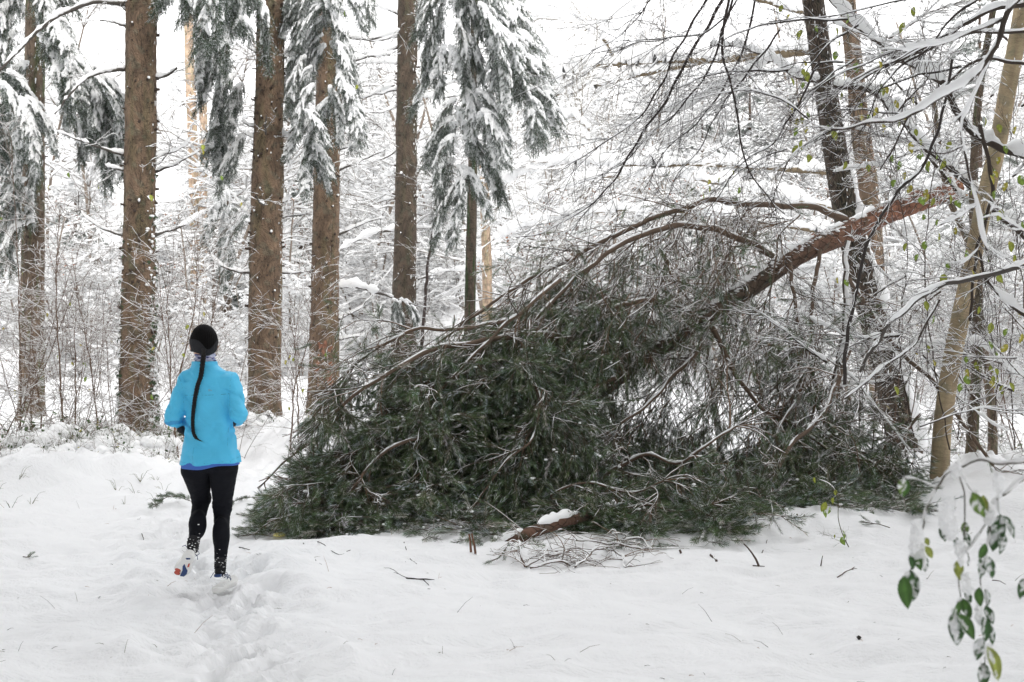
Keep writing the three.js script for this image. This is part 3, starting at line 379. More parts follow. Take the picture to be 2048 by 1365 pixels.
// ---------- the snowy wood behind ----------
// one snow laden deciduous bush or young tree, as wood, snow and leaf geometry
function makeBush(sd, H, nStem, opt = {}) {
  seed(sd); const g = new G(), w = new G(), lf = new G(), col = opt.col ?? [.19, .155, .125], top = opt.top ?? 3, S = opt.snow ?? .025;
  const grow = (p, d, len, r, lv) => {
    const n = lv === 0 ? 12 : lv === 1 ? 8 : 5, pts = [p.clone()]; let q = p.clone(); d = d.clone().normalize(); const kids = [];
    for (let k = 1; k <= n; k++) {
      const s = lv === 0 ? .09 : .3; d.x += rr(-s, s); d.z += rr(-s, s); d.y += rr(-s, s) * .8 - (lv ? opt.droop ?? .05 : 0); d.normalize(); q = q.clone().addScaledVector(d, len / n); pts.push(q);
      if (lv < top && k > (lv ? 0 : 1)) { const c = (opt.thin && rnd() < opt.thin) ? 0 : lv === 0 ? 2 : lv === 1 ? (rnd() < .5 ? 2 : 1) : rnd() < .8 ? 1 : 0; for (let e = 0; e < c; e++) { const a = rr(0, 6.283), f = lv === 0 ? V(Math.cos(a), rr(opt.up ?? -.05, (opt.up ?? -.05) + .55), Math.sin(a)) : d.clone().multiplyScalar(.7).add(V(rr(-1, 1), rr(-.5, .55), rr(-1, 1))); kids.push([q, f, Math.max(lv === 0 ? .5 : .14, len * (lv === 0 ? rr(.2, .4) * (1.25 - .6 * k / n) : rr(.3, .6))), r * (lv ? .5 : .38), lv + 1]); } }
    }
    const rad = [Math.max(r, .0024), Math.max(r * .4, .0015)]; tube(g, pts, rad, lv ? 3 : 5, col);
    snowOn(w, pts, rad, S * [1.6, 1.5, 1.15, .9][lv] * rr(.6, 1.35), lv > 1 ? 3 : 5, { gap: .18, low: .22, share: .6, freq: lv > 1 ? 7 : 4 });
    if (opt.clump && lv > 0 && rnd() < opt.clump) { const e = pts[Math.floor(rr(1, pts.length))]; blob(w, V(e.x, e.y + S, e.z), S * rr(1, 2.4), V(1.3, .8, 1.3)); }
    if (lv >= 2 && opt.leaves && rnd() < opt.leaves) { const e = pts[Math.floor(rr(1, pts.length))], s = rr(.016, .028), m = rr(.7, 1.3), a = V(rr(-1, 1), rr(-1.6, -.2), rr(-1, 1)).normalize().multiplyScalar(s * 2.2), b = V(rr(-1, 1), rr(-.3, .3), rr(-1, 1)).normalize().multiplyScalar(s), c = opt.leafCol.map((x) => x * m), tip = e.clone().add(a), l = e.clone().addScaledVector(a, .5).add(b), rt = e.clone().addScaledVector(a, .5).sub(b); lf.tri(e.toArray(), l.toArray(), tip.toArray(), c); lf.tri(e.toArray(), tip.toArray(), rt.toArray(), c); }
    for (const c of kids) grow(...c);
  };
  for (let k = 0; k < nStem; k++) { const a = rr(0, 6.283); grow(V(Math.cos(a) * .25 * nStem / 3, -.1, Math.sin(a) * .25 * nStem / 3), V(Math.cos(a) * rr(0, opt.lean ?? .35), 1, Math.sin(a) * rr(0, opt.lean ?? .35)), H * rr(.7, 1.1), opt.r ?? H * .007, 0); }
  return [g.geo(), w.geo(), lf.empty ? null : lf.geo()];
}
const RUST = [.3, .12, .055];
const BUSH = [makeBush(501, 5, 2, { thin: .22, clump: .12 }), makeBush(502, 3.2, 3, { thin: .22, lean: .8, droop: .09, clump: .15 }), makeBush(503, 10, 1, { thin: .15, snow: .03, lean: .08, droop: .03, clump: .1, up: .1 }), makeBush(504, 2.4, 3, { thin: .5, top: 2, lean: .45, snow: .0026, droop: .0, col: [.13, .085, .06], r: .008, up: .1, leaves: .02, leafCol: [.3, .24, .05] }), makeBush(505, 6, 1, { thin: .25, snow: .024, leaves: .6, leafCol: RUST, droop: .04 })];
{ // a snowed over bramble: lumps of snow, leaves and stems sticking out of them
  seed(520); const w = new G(), g = new G(), lf = new G(), lumps = []; for (let k = 0; k < 16; k++) { const a = rr(0, 6.28), r = .42 * Math.sqrt(rnd()); lumps.push([Math.cos(a) * r, rr(.0, .22) * (1 - r), Math.sin(a) * r, rr(.07, .16)]); }
  const sn = netGeo((x, y, z) => { let d = .2; for (const [a, b, c, r] of lumps) d = smin(d, Math.hypot(x - a, (y - b) * 1.15, z - c) - r, .025); return d + .02 * n3(x * 8, y * 8, z * 8) + .008 * n3(x * 22, y * 22, z * 22); }, V(-.65, -.12, -.65), V(.65, .45, .65), .022, () => WHITE);
  for (let k = 0; k < 18; k++) { const a = rr(0, 6.28), r = .45 * rnd(); twig(g, w, V(Math.cos(a) * r, 0, Math.sin(a) * r), V(rr(-.7, .7), 1, rr(-.7, .7)), rr(.25, .6), .004, 1, .003, k % 3 ? [.12, .075, .05] : [.09, .1, .045], { seg: 6, grav: -.1 }); }
  for (let k = 0; k < 48; k++) { const a = rr(0, 6.28), r = .5 * rnd(), p = V(Math.cos(a) * r, rr(.02, .36) * (1.1 - r), Math.sin(a) * r), s = rr(.02, .042), m = rr(.6, 1.6), c = rnd() < .15 ? [.35, .32, .08] : [.05 * m, .085 * m, .03 * m], e = V(rr(-1, 1), rr(-.6, .6), rr(-1, 1)).normalize().multiplyScalar(s), f = V(rr(-1, 1), rr(-1, .2), rr(-1, 1)).normalize().multiplyScalar(s * 1.5), tip = p.clone().add(f), l = p.clone().addScaledVector(f, .5).add(e), q = p.clone().addScaledVector(f, .5).sub(e); lf.tri(p.toArray(), l.toArray(), tip.toArray(), c); lf.tri(p.toArray(), tip.toArray(), q.toArray(), c); }
  BUSH[5] = [g.geo(), mergeGeometries([sn, w.geo()]), lf.geo(), M.snow];
}
function scatter(k, name, label, cat, places) {   // many copies of one bush, a mass nobody could count
  places = places.map((a) => { const p = V((a[0] - CX) / F * a[1], 0, -a[1]); p.y = gy(p.x, p.z); return { p, s: a[2], r: a[3] }; });
  const o = thing(name, label, cat); o.userData.kind = 'stuff';
  for (const [j, n, m] of [[0, 'branches', M.wood], [1, 'snow', BUSH[k][3] ?? M.softSnow], [2, 'leaves', M.leaf]]) {
    if (!BUSH[k][j]) continue; const im = new THREE.InstancedMesh(BUSH[k][j], m, places.length), q = new THREE.Object3D();
    places.forEach((a, i) => { q.position.copy(a.p); q.rotation.set(0, a.r, 0); q.scale.setScalar(a.s); q.updateMatrix(); im.setMatrixAt(i, q.matrix); }); add(im, n, o); im.userData.kind = 'stuff';
  }
}
seed(77);
const spread = (n, d0, d1, x0, x1, s0, s1) => Array.from({ length: n }, (_, k) => [lerp(x0, x1, (k + rnd()) / n), rr(d0, d1), rr(s0, s1), rr(0, 6.28)]);
scatter(2, 'snowy_wood', 'distant wood of bare trees thick with snow, filling the background', 'wood', [...spread(11, 38, 60, -350, 1050, .9, 1.3), ...spread(10, 38, 60, 1330, 2400, .8, 1.3), ...spread(9, 42, 62, 1040, 1700, .5, .85)]);
scatter(0, 'snowy_thicket', 'tall snow laden bushes massed behind the spruce trunks', 'thicket', [...spread(8, 33, 48, -250, 1000, .7, 1.1), ...spread(12, 28, 46, 1000, 2300, .7, 1.1), ...spread(12, 46, 66, -400, 1000, .7, 1.1), ...spread(34, 46, 66, 1000, 2500, .7, 1.2)]);
scatter(1, 'snowy_scrub', 'low arching scrub bowed down with snow behind the trunks', 'scrub', [...spread(8, 31, 46, -250, 1100, .7, 1.2), ...spread(10, 24, 40, 1600, 2350, .7, 1.2), ...spread(8, 36, 50, 950, 1600, .7, 1.2), ...spread(44, 44, 72, -400, 2500, .8, 1.5)]);
scatter(4, 'leafy_thicket', 'snowy beech thicket still holding rusty brown leaves in the background centre', 'thicket', [...spread(17, 31, 46, 980, 1680, .8, 1.2), ...spread(3, 34, 44, 300, 700, .8, 1.1), ...spread(2, 34, 44, -50, 300, .8, 1.1)]);
scatter(3, 'undergrowth', 'tangle of thin brown saplings and twigs at the foot of the spruce trunks', 'undergrowth', [...spread(11, 18.8, 25, -80, 470, .5, 1.3), ...spread(2, 25, 28, 540, 760, .6, 1.0), ...spread(11, 16.5, 24, 1700, 2250, .7, 1.3)]);
scatter(5, 'bramble_patch', 'snowed over brambles with green leaves along the left bank', 'brambles', [...spread(12, 17.0, 17.9, -60, 380, .5, .85), ...spread(16, 17.8, 20.5, -60, 390, .7, 1.15), ...spread(3, 21.6, 22.5, 480, 530, .4, .6), ...spread(9, 16.5, 20, 1850, 2200, .6, 1)]);
// ---------- unseen tall conifers beside and behind the camera, added to shade the foreground snow ----------
{
  seed(91); const g = new G(), t = new G(), w = new G();
  tube(t, [V(0, -.3, 0), V(.05, 6, 0), V(0, 13, .05), V(0, 20, 0)], [.26, .04], 9, [.09, .06, .045]);
  for (let k = 0; k < 460; k++) { const y = rr(6.2, 19.5), L = (20.5 - y) * .2 * rr(.7, 1.1) + .3, a = rr(0, 6.28), d = V(Math.cos(a), 0, Math.sin(a)), s = V(-d.z, 0, d.x); let p = V(0, y, 0).addScaledVector(d, .1);
    for (let q = 0; q < 5; q++) { const b = p.clone().addScaledVector(d, L / 5).add(V(0, -.05 - q * .06 * L / 3, 0)), hw = L * .16 * (1 - q * .14), c = [.035, .055, .034]; for (const e of [-1, 1]) { const o = p.clone().addScaledVector(s, e * hw * rr(.7, 1.3)).add(V(0, -hw * rr(.5, 1.2), 0)); g.tri(p.toArray(), o.toArray(), b.toArray(), c); const o2 = b.clone().addScaledVector(s, e * hw * .6).add(V(0, -hw * rr(.4, 1), 0)); g.tri(p.toArray(), b.toArray(), o2.toArray(), c); }
      if (rnd() < .7) blob(w, p.clone().add(V(0, .04, 0)), .12 * rr(.6, 1.2), V(1.3, .5, 1.3)); p = b; } }
  const spots = [[-8.2, -9, 1], [-9.5, -4, 1.1], [-6.5, 2.5, 1], [-10, 8, 1.1], [-2.5, 6.5, 1.05], [3, 8, 1], [7.5, 4, 1.1], [8.5, -2, .95], [-13, -14, 1.1], [11, -8, 1.0], [-1, 13, 1.1], [6, 13, 1], [12.5, 2, 1.1], [-14, 0, 1.1], [-6, 12, 1], [6.3, -6, 1.05], [4.5, 1, 1.1], [-3.5, 1.5, 1.0], [0.5, 4.2, 1.1], [-8, -14.5, 1.05], [9.5, -13, 1], [-11, -19, 1.1], [15, -17, 1.05], [7.6, -10.5, .95], [-6.4, -4.5, 1.05], [-5.2, -1.2, 1], [-9.2, -6.5, 1.1], [-11, -11, 1.1], [-7, -7.5, 1], [-4.2, 3.5, 1.1], [2.2, 2.6, 1.1], [-7.6, -2.6, 1.05], [-1.5, 9.5, 1.1]];
  const o = thing('shading_forest', 'tall dark conifers out of view beside and behind the clearing, added to shade its snow', 'wood'); o.userData.kind = 'stuff';
  for (const [n, geo, m] of [['crown', g.geo(), M.needle], ['trunk', t.geo(), M.wood], ['snow', w.geo(), M.snow]]) { const im = new THREE.InstancedMesh(geo, m, spots.length), q = new THREE.Object3D(); spots.forEach(([x, z, s], i) => { q.position.set(x, gy(x, z), z); q.rotation.y = i * 2.1; q.scale.setScalar(s); q.updateMatrix(); im.setMatrixAt(i, q.matrix); }); add(im, n, o); im.userData.kind = 'stuff'; }
}
// ---------- the fallen pine ----------
seed(700);
const PINE = thing('fallen_pine', 'big fallen pine across the clearing, green crown on the snow, orange trunk rising right', 'fallen tree', onGround(1100, 13));
const shootGeo = [0, 1, 2, 3, 4].map((k) => {   // one shoot of long pine needles along +y
  seed(710 + k); const g = new G(), L = [.2, .16, .22, .18, .2][k], n = [70, 60, 76, 66, 70][k], frost = [.03, .05, .1, .3, .55][k];
  for (let i = 0; i < n; i++) { const t = L * (.12 + .88 * Math.pow(rnd(), .8)), a = rr(0, 6.283), f = .28 + .5 * (1 - t / L) + rr(-.1, .15), nl = rr(.048, .075), ca = Math.cos(a), sa = Math.sin(a), m = rr(.55, 1.4), c = rnd() < frost ? [.62, .64, .66] : [.075 * m, .12 * m, .052 * m], w = .0012 * rr(.8, 1.3);
    const dx = ca * Math.sin(f), dz = sa * Math.sin(f), dy = Math.cos(f), b = [0, t, 0], mid = [dx * nl * .5, t + dy * nl * .5, dz * nl * .5], e = [dx * nl * 1.02, t + dy * nl * .94 - .006, dz * nl * 1.02];
    g.tri([mid[0] - sa * w, mid[1], mid[2] + ca * w], [mid[0] + sa * w, mid[1], mid[2] - ca * w], e, c); g.tri([mid[0] - sa * w, mid[1], mid[2] + ca * w], [b[0], b[1], b[2]], [mid[0] + sa * w, mid[1], mid[2] - ca * w], c); }
  tube(g, [V(0, 0, 0), V(0, L, 0)], [.003, .0018], 3, [.075, .06, .04]);
  return g.geo();
});
seed(720);
const shoots = [[], [], [], [], []], crumbs = new G(), upY = V(0, 1, 0), qq = new THREE.Object3D();
const leftEdge = (y) => y < 740 ? -99 : y < 830 ? lerp(680, 612, (y - 740) / 90) : y < 930 ? 600 : y < 1000 ? lerp(595, 525, (y - 930) / 70) : 515;   // where the crown's left flank stands
function putShoot(p, dir, frosty, sc = 1) { { const [x, y] = toPx(p); if (x < leftEdge(y) + 14) return; } const gp = gy(p.x, p.z) + .02; if (p.y < gp) p = V(p.x, gp, p.z); const d = dir.clone().normalize(); if (p.y < gp + .15 && d.y < -.1) d.y = rr(-.05, .2); qq.position.copy(p).sub(PINE.position); qq.quaternion.setFromUnitVectors(upY, d.normalize()); qq.rotateY(rr(0, 6.28)); qq.scale.setScalar(sc * rr(.8, 1.2)); qq.updateMatrix(); const k = rnd() < frosty ? (rnd() < .5 ? 3 : 4) : Math.floor(rnd() * 3); shoots[k].push(qq.matrix.clone()); if (rnd() < frosty * .5) blob(crumbs, p.clone().addScaledVector(d, .06).add(V(0, .012, 0)), rr(.006, .016), V(1.4, .7, 1.4)); }
const toPx = (p) => [CX + p.x / -p.z * F, CY - (p.y - EYE) / -p.z * F];
// how leafy the crown is: dense on the left, thin and twiggy towards the trunk's thick end
function greenAt(p) { const [x, y] = toPx(p); let g = x < 1080 ? 1 : x < 1330 ? lerp(1, .16, (x - 1080) / 250) : .14; const top = lerp(760, 430, clamp((x - 640) / 720)); if (y < top + 150) g *= lerp(.2, 1, clamp((y - top) / 150)); if (x > 1200 && y > 800) g = Math.max(g, lerp(.2, .8, clamp((y - 800) / 140))); if (x > 1180 && x < 1560 && y > 690 && y < 860) g *= .75; return g; }
const TW = [.1, .077, .056], TWR = [.19, .125, .08];
function pineTwig(g, w, p, dir, len, r, lv, opt = {}) {
  const n = lv === 2 ? 9 : lv === 1 ? 6 : 4, pts = [p.clone()], d = dir.clone().normalize(), cy = rr(-.12, .14), cx = rr(-.2, .2), cz = rr(-.16, .16); let q = p.clone(); const col = rnd() < .45 ? TWR : TW;
  for (let k = 0; k < n; k++) {
    d.x += cx + rr(-.16, .16); d.z += cz + rr(-.16, .16); d.y += cy - (opt.droop ?? .1) + rr(-.1, .1); d.normalize(); q = q.clone().addScaledVector(d, len / n); const gp = gy(q.x, q.z) + .015; if (q.y < gp) { q.y = gp; d.y = Math.abs(d.y) * .2; } pts.push(q); if (k > 0) { const [x, y] = toPx(q); if (x < leftEdge(y) - 25) break; }
    if (lv > 0 && k >= (lv === 2 ? 1 : 1) && rnd() < (lv === 2 ? .95 : .75)) { const e = d.clone().multiplyScalar(.9).add(V(rr(-1.2, 1), rr(-1, .7), rr(-1.1, 1.1))); pineTwig(g, w, q, e, len * rr(.3, .55), r * .6, lv - 1, opt); }
    if (lv < 2 && k >= n * .4 && rnd() < greenAt(q) * (opt.green ?? 1) * .37) putShoot(q, d.clone().multiplyScalar(.7).add(V(rr(-.45, .3), rr(-1, .1), rr(-.4, .45))), opt.frost ?? .2);
  }
  if (lv < 2 && rnd() < greenAt(q) * (opt.green ?? 1)) { putShoot(q, d, opt.frost ?? .15); if (rnd() < .45) putShoot(q, d.clone().add(V(rr(-.6, .6), rr(-.8, .2), rr(-.6, .6))), opt.frost ?? .15); }
  const rad = [Math.max(r, .0022), Math.max(.0014, r * .45)]; tube(g, pts, rad, lv ? 4 : 3, col); snowOn(w, pts, rad, (opt.snow ?? .0024) * rr(.1, 1.5), lv ? 4 : 3, { gap: .25, low: .3, share: .5, freq: 6 });
}
// trunk, thick broken end upper right
const trunkPx = [[1912, 378, 17.2, .17], [1860, 395, 16.9, .18], [1790, 420, 16.6, .182], [1700, 462, 16.1, .178], [1600, 508, 15.6, .165], [1500, 575, 15.2, .145], [1400, 640, 14.8, .128], [1300, 712, 14.4, .11], [1220, 770, 14.1, .095], [1120, 850, 13.7, .078], [1010, 920, 13.2, .062], [900, 975, 12.8, .045], [780, 1020, 12.4, .03], [660, 1040, 12.1, .016]];
{
  const ctrl = trunkPx.map(([a, b, d]) => P(a, b, d)), c = new THREE.CatmullRomCurve3(ctrl), n = 190, path = []; for (let k = 0; k <= n; k++) path.push(c.getPoint(k / n));
  const rad = (t) => { const f = t * (trunkPx.length - 1), k = Math.min(trunkPx.length - 2, Math.floor(f)); return .69 * lerp(trunkPx[k][3], trunkPx[k + 1][3], f - k); };
  const g = new G(), w = new G();
  tube(g, path, rad, 28, (t, nx, ny) => { const gr = sstep(.1, .42, t), m = 1 + .25 * n3(nx * 2, t * 30, ny * 2); return [lerp(1.1, .42, gr) * m, lerp(1, .62, gr) * m, lerp(1, .75, gr) * m]; }, { uv: true, uvr: .16, cap: true, rough: (th, l) => 1 + .05 * n3(Math.cos(th) * 2, l * 2.2, Math.sin(th) * 2) + .07 * n3(Math.cos(th) * 5, l * 6, Math.sin(th) * 5) + .05 * n3(Math.cos(th) * 12, l * 16, Math.sin(th) * 12) + (l < .12 ? .25 * n3(Math.cos(th) * 3, 4, Math.sin(th) * 3) : 0) });
  const m = g.build('trunk', M.pine, PINE);
  // snow in patches along the upper side
  for (let q = 0; q < 2600; q++) { const t = Math.pow(rnd(), 1.1) * .6, p = c.getPoint(t), tn2 = c.getTangent(t), side = V().crossVectors(tn2, upY).normalize(), up = V().crossVectors(side, tn2).normalize(), a = (rnd() + rnd() - 1) * 1.25 + .15, r = rad(t), s = (n2(t * 22, a * 1.6) + .35) * Math.exp(-a * a * .55); if (s < .12) continue; const o = p.clone().addScaledVector(up, Math.cos(a) * r).addScaledVector(side, -Math.sin(a) * r); blob(w, o, rr(.006, .028) * s, V(1.7, .55, 1.4)); }
  { const ridge = path.slice(4, 128).map((p, k) => { const t = (k + 4) / n; return V(p.x, p.y + rad(t) * .9, p.z + .02); }); snowOn(w, ridge, () => .0, .042, 9, { freq: 3.2, gap: .45, low: .1, rough: (th, l) => 1 + .25 * n3(Math.cos(th) * 2, l * 9, Math.sin(th) * 2) }); }
  tag(w.build('snow', M.snow, m), null, null, null, 'stuff');
  // splintered end
  const sp = new G(), e0 = path[0], dir = path[0].clone().sub(path[3]).normalize(); for (let k = 0; k < 26; k++) { const a = rr(0, 6.28), r = .16 * Math.sqrt(rnd()), [d, s, u] = basis(dir), b = e0.clone().addScaledVector(s, Math.cos(a) * r).addScaledVector(u, Math.sin(a) * r).addScaledVector(d, -.06), L = rr(.08, .26); tube(sp, [b, b.clone().addScaledVector(d, L).add(V(rr(-.02, .02), rr(-.02, .02), 0))], [rr(.015, .03), .002], 4, [.42, .22, .1]); } tag(sp.build('splinter', M.wood, m), null, null, null, 'stuff');
}
// the big branches one can follow by eye: [[px, py, d]...], start and end radius, twigs per metre, twig length, green, options
const BR = [
  [[[1695, 440, 16.1], [1640, 420, 15.9], [1580, 412, 15.7], [1500, 408, 15.4], [1420, 402, 15.1], [1340, 428, 14.8], [1250, 462, 14.5], [1160, 508, 14.2], [1060, 560, 13.9], [960, 622, 13.6], [870, 690, 13.3]], .036, .012, 5, .62, .8],
  [[[1545, 512, 15.4], [1490, 482, 15.1], [1420, 458, 14.8], [1345, 452, 14.5], [1270, 478, 14.2], [1190, 525, 13.9], [1110, 600, 13.6], [1040, 680, 13.3], [970, 770, 13]], .036, .012, 6, .6, .9],
  [[[1400, 640, 14.7], [1350, 612, 14.4], [1290, 600, 14.1], [1210, 620, 13.8], [1120, 650, 13.5], [1040, 690, 13.2]], .03, .01, 6, .6, 1],
  [[[1250, 745, 14.2], [1180, 690, 13.7], [1090, 672, 13.2], [990, 680, 12.8], [880, 698, 12.5], [830, 715, 12.4], [770, 752, 12.2], [700, 800, 12.1], [640, 850, 12]], .036, .013, 5, .5, .9],
  [[[1120, 560, 13.2], [1060, 612, 12.9], [1000, 660, 12.7], [940, 715, 12.5], [890, 770, 12.4], [850, 830, 12.3]], .02, .007, 5, .5, .6],
  [[[1020, 640, 13], [930, 660, 12.8], [840, 660, 12.6], [760, 690, 12.5], [690, 755, 12.4], [620, 840, 12.3]], .018, .007, 6, .5, .7],
  [[[900, 975, 12.7], [920, 900, 12.3], [880, 872, 12.1], [820, 880, 11.9], [760, 908, 11.8], [720, 950, 11.7], [690, 1000, 11.6]], .026, .008, 5, .5, 1],
  [[[760, 1000, 12.2], [720, 982, 11.9], [690, 985, 11.8], [650, 998, 11.7], [615, 1008, 11.6]], .04, .03, 4, .4, .8, { snow: .035 }],
  [[[700, 990, 12.1], [650, 965, 11.9], [610, 966, 11.9], [570, 985, 11.9]], .02, .006, 6, .4, 1],
  [[[690, 820, 12.4], [640, 870, 12.4], [590, 905, 12.4], [560, 932, 12.4], [530, 962, 12.4]], .018, .006, 5, .4, 1],
  [[[1420, 648, 14.6], [1395, 700, 14.3], [1340, 762, 14], [1290, 815, 13.7], [1240, 850, 13.5]], .024, .012, 5, .6, .3],
  [[[1425, 655, 14.6], [1450, 700, 14.5], [1480, 765, 14.4], [1530, 820, 14.3], [1600, 860, 14.2], [1660, 900, 14]], .03, .012, 5, .7, .4],
  [[[1700, 700, 14.4], [1672, 770, 14], [1640, 835, 13.6], [1590, 885, 13.2], [1560, 930, 12.9], [1545, 985, 12.7], [1535, 1040, 12.4]], .026, .016, 3, .7, .25, { snow: .008 }],
  [[[1640, 500, 15.6], [1625, 600, 15.2], [1620, 690, 14.8], [1600, 780, 14.4], [1560, 860, 14], [1500, 960, 13.5]], .024, .008, 6, .7, .7],
  [[[1580, 520, 15.3], [1590, 600, 15], [1610, 700, 14.8], [1650, 820, 14.6], [1690, 930, 14.2]], .022, .008, 7, .7, .8],
  [[[1250, 745, 14], [1180, 780, 13.5], [1100, 830, 13], [1060, 900, 12.6], [1030, 960, 12.3]], .024, .008, 7, .6, 1],
  [[[1110, 850, 13.4], [1030, 800, 13], [940, 790, 12.7], [850, 820, 12.4], [770, 870, 12.2], [710, 920, 12]], .024, .008, 7, .5, 1],
  [[[1200, 960, 12.9], [1290, 910, 12.6], [1350, 930, 12.4], [1400, 900, 12.2], [1470, 850, 12.2]], .018, .008, 4, .6, .3, { snow: .01 }],
  [[[1060, 640, 13.2], [1050, 720, 12.8], [1080, 800, 12.4], [1060, 880, 12.1], [1010, 930, 12], [960, 990, 11.9]], .018, .007, 5, .5, .9],
  [[[1150, 1010, 12.2], [1100, 990, 11.9], [1180, 965, 11.8], [1260, 985, 11.7], [1330, 960, 11.6]], .012, .006, 4, .5, .5],
  [[[1250, 1000, 11.9], [1235, 1020, 11.8], [1300, 1010, 11.7], [1360, 1025, 11.7], [1420, 1010, 11.7]], .012, .005, 5, .45, 1],
  [[[1700, 900, 14.5], [1640, 950, 14], [1570, 985, 13.5], [1480, 1000, 12.8], [1380, 1015, 12.2]], .02, .006, 7, .55, 1],
  [[[1840, 830, 15], [1800, 880, 14.6], [1760, 920, 14.2], [1700, 970, 13.6], [1640, 1010, 12.9]], .018, .006, 7, .55, 1],
  [[[1700, 560, 15.8], [1755, 640, 15.2], [1800, 700, 15], [1870, 770, 14.9], [1930, 850, 14.9], [1990, 930, 14.8]], .028, .016, 2, .6, .2],
  [[[1360, 460, 14.8], [1330, 520, 14.4], [1310, 600, 14], [1290, 680, 13.8]], .012, .005, 7, .6, .5],
  [[[1500, 410, 15.3], [1470, 470, 15], [1440, 560, 14.7], [1400, 620, 14.4]], .014, .005, 7, .6, .3],
  [[[1600, 430, 15.6], [1560, 470, 15.3], [1545, 560, 15], [1520, 660, 14.8]], .014, .006, 7, .7, .3],
];
seed(731);
const tri = (x, y) => { let inn = false; const poly = [[640, 900], [665, 835], [720, 755], [820, 665], [1000, 585], [1150, 495], [1300, 425], [1430, 385], [1570, 400], [1630, 520], [1670, 700], [1760, 900], [1840, 980], [1700, 1030], [1500, 1055], [1250, 1070], [1080, 1085], [800, 1060], [680, 1060], [600, 1045], [590, 1000]]; for (let i = 0, j = poly.length - 1; i < poly.length; j = i++) { const [xi, yi] = poly[i], [xj, yj] = poly[j]; if (yi > y !== yj > y && x < (xj - xi) * (y - yi) / (yj - yi) + xi) inn = !inn; } return inn; };
for (const [pxs, r0, r1, dens, tl, green, o = {}] of BR) {
  const pts = curve(pxs.map(([a, b, d]) => P(a, b, d)), .07, .018, 2), g = new G(), tw = new G(), w = new G(), rad = (t) => lerp(r0, r1, t), L = pts.length * .07;
  tube(g, pts, rad, 8, (t, nx, ny) => { const m = rr(.85, 1.15); return [.125 * m, .087 * m, .062 * m]; }, { cap: true, rough: (th, l) => 1 + .12 * n3(Math.cos(th) * 2, l * 6, Math.sin(th) * 2) });
  snowOn(w, pts, rad, o.snow ?? .006, 7, { gap: .3, low: .3, share: .35, freq: 4, rough: (th, l, p) => 1 + .2 * n3(p.x * 20, p.y * 20, p.z * 20) });
  for (let k = 0; k < L * dens * .8; k++) { const i = Math.floor(rr(.06, 1) * (pts.length - 1)), a = pts[i], d = pts[Math.min(pts.length - 1, i + 1)].clone().sub(pts[Math.max(0, i - 1)]).normalize(); pineTwig(tw, w, a, d.multiplyScalar(.9).add(V(rr(-.7, .4), rr(-.9, .75), rr(-.8, .8))), tl * rr(.6, 1.25), rr(.005, .009), 2, { green: green, frost: .14, droop: .07 }); }
  const end = pts[pts.length - 1], ed = end.clone().sub(pts[pts.length - 4]).normalize(); for (let k = 0; k < 5; k++) pineTwig(tw, w, end, ed.clone().add(V(rr(-.4, .4), rr(-.4, .3), rr(-.4, .4))), tl * .6, .006, 1, { green, droop: .05 });
  const m = g.build('branch', M.wood, PINE); if (!tw.empty) tag(tw.build('twigs', M.wood, m), null, null, null, 'stuff'); if (!w.empty) tag(w.build('snow', M.snow, m), null, null, null, 'stuff');
}
{ // the mass of the crown between the big branches
  const tw = new G(), w = new G(); let placed = 0;
  for (let k = 0; k < 9000 && placed < 1000; k++) {
    const x = rr(500, 1840), y = rr(385, 1070); if (!tri(x, y)) continue; const dens = x < 1100 ? .55 : x < 1350 ? .7 : .75; if (n2(x / 70, y / 70) < -.35) continue; if (rnd() > dens) continue; if (x > 1190 && x < 1560 && y > 690 && y < 900 && rnd() < .3) continue; if (x > 1560 && y < 620) continue;
    const gd = EYE * F / Math.max(150, y - CY), dc = lerp(12.3, 15.3, clamp((x - 560) / 1150)), near = x > 1180 && Math.abs(y - lerp(770, 462, (x - 1220) / 480)) < 75, d = Math.min(gd * .975, near ? dc + rr(.3, 1.5) : dc + rr(-.9, 1.3)), p = P(x, y, d); placed++;
    const ax = V(-.42, -.7, .1); pineTwig(tw, w, p, ax.add(V(rr(-.6, .6), rr(-.6, .5), rr(-.6, .6))), rr(.35, .75), rr(.0035, .006), rnd() < .3 ? 2 : 1, { frost: y > 980 ? .4 : .2, droop: .1 });
  }
  tag(tw.build('twigs', M.wood, PINE), null, null, null, 'stuff'); tag(w.build('snow', M.snow, PINE), null, null, null, 'stuff'); tag(crumbs.build('snow', M.snow, PINE), null, null, null, 'stuff');
  shoots.forEach((list, k) => { const im = new THREE.InstancedMesh(shootGeo[k], M.needle, list.length); list.forEach((m, i) => { im.setMatrixAt(i, m); const v = rr(.8, 1.5), f = k > 2 ? 1 : v; im.setColorAt(i, new THREE.Color().setRGB(f * rr(.9, 1.15), f, f * rr(.85, 1.1))); }); add(im, 'needles', PINE); im.userData.kind = 'stuff'; });
  console.log('shoots', shoots.map((s) => s.length).join(' '), 'twig tris', tw.i.length / 3, w.i.length / 3);
}
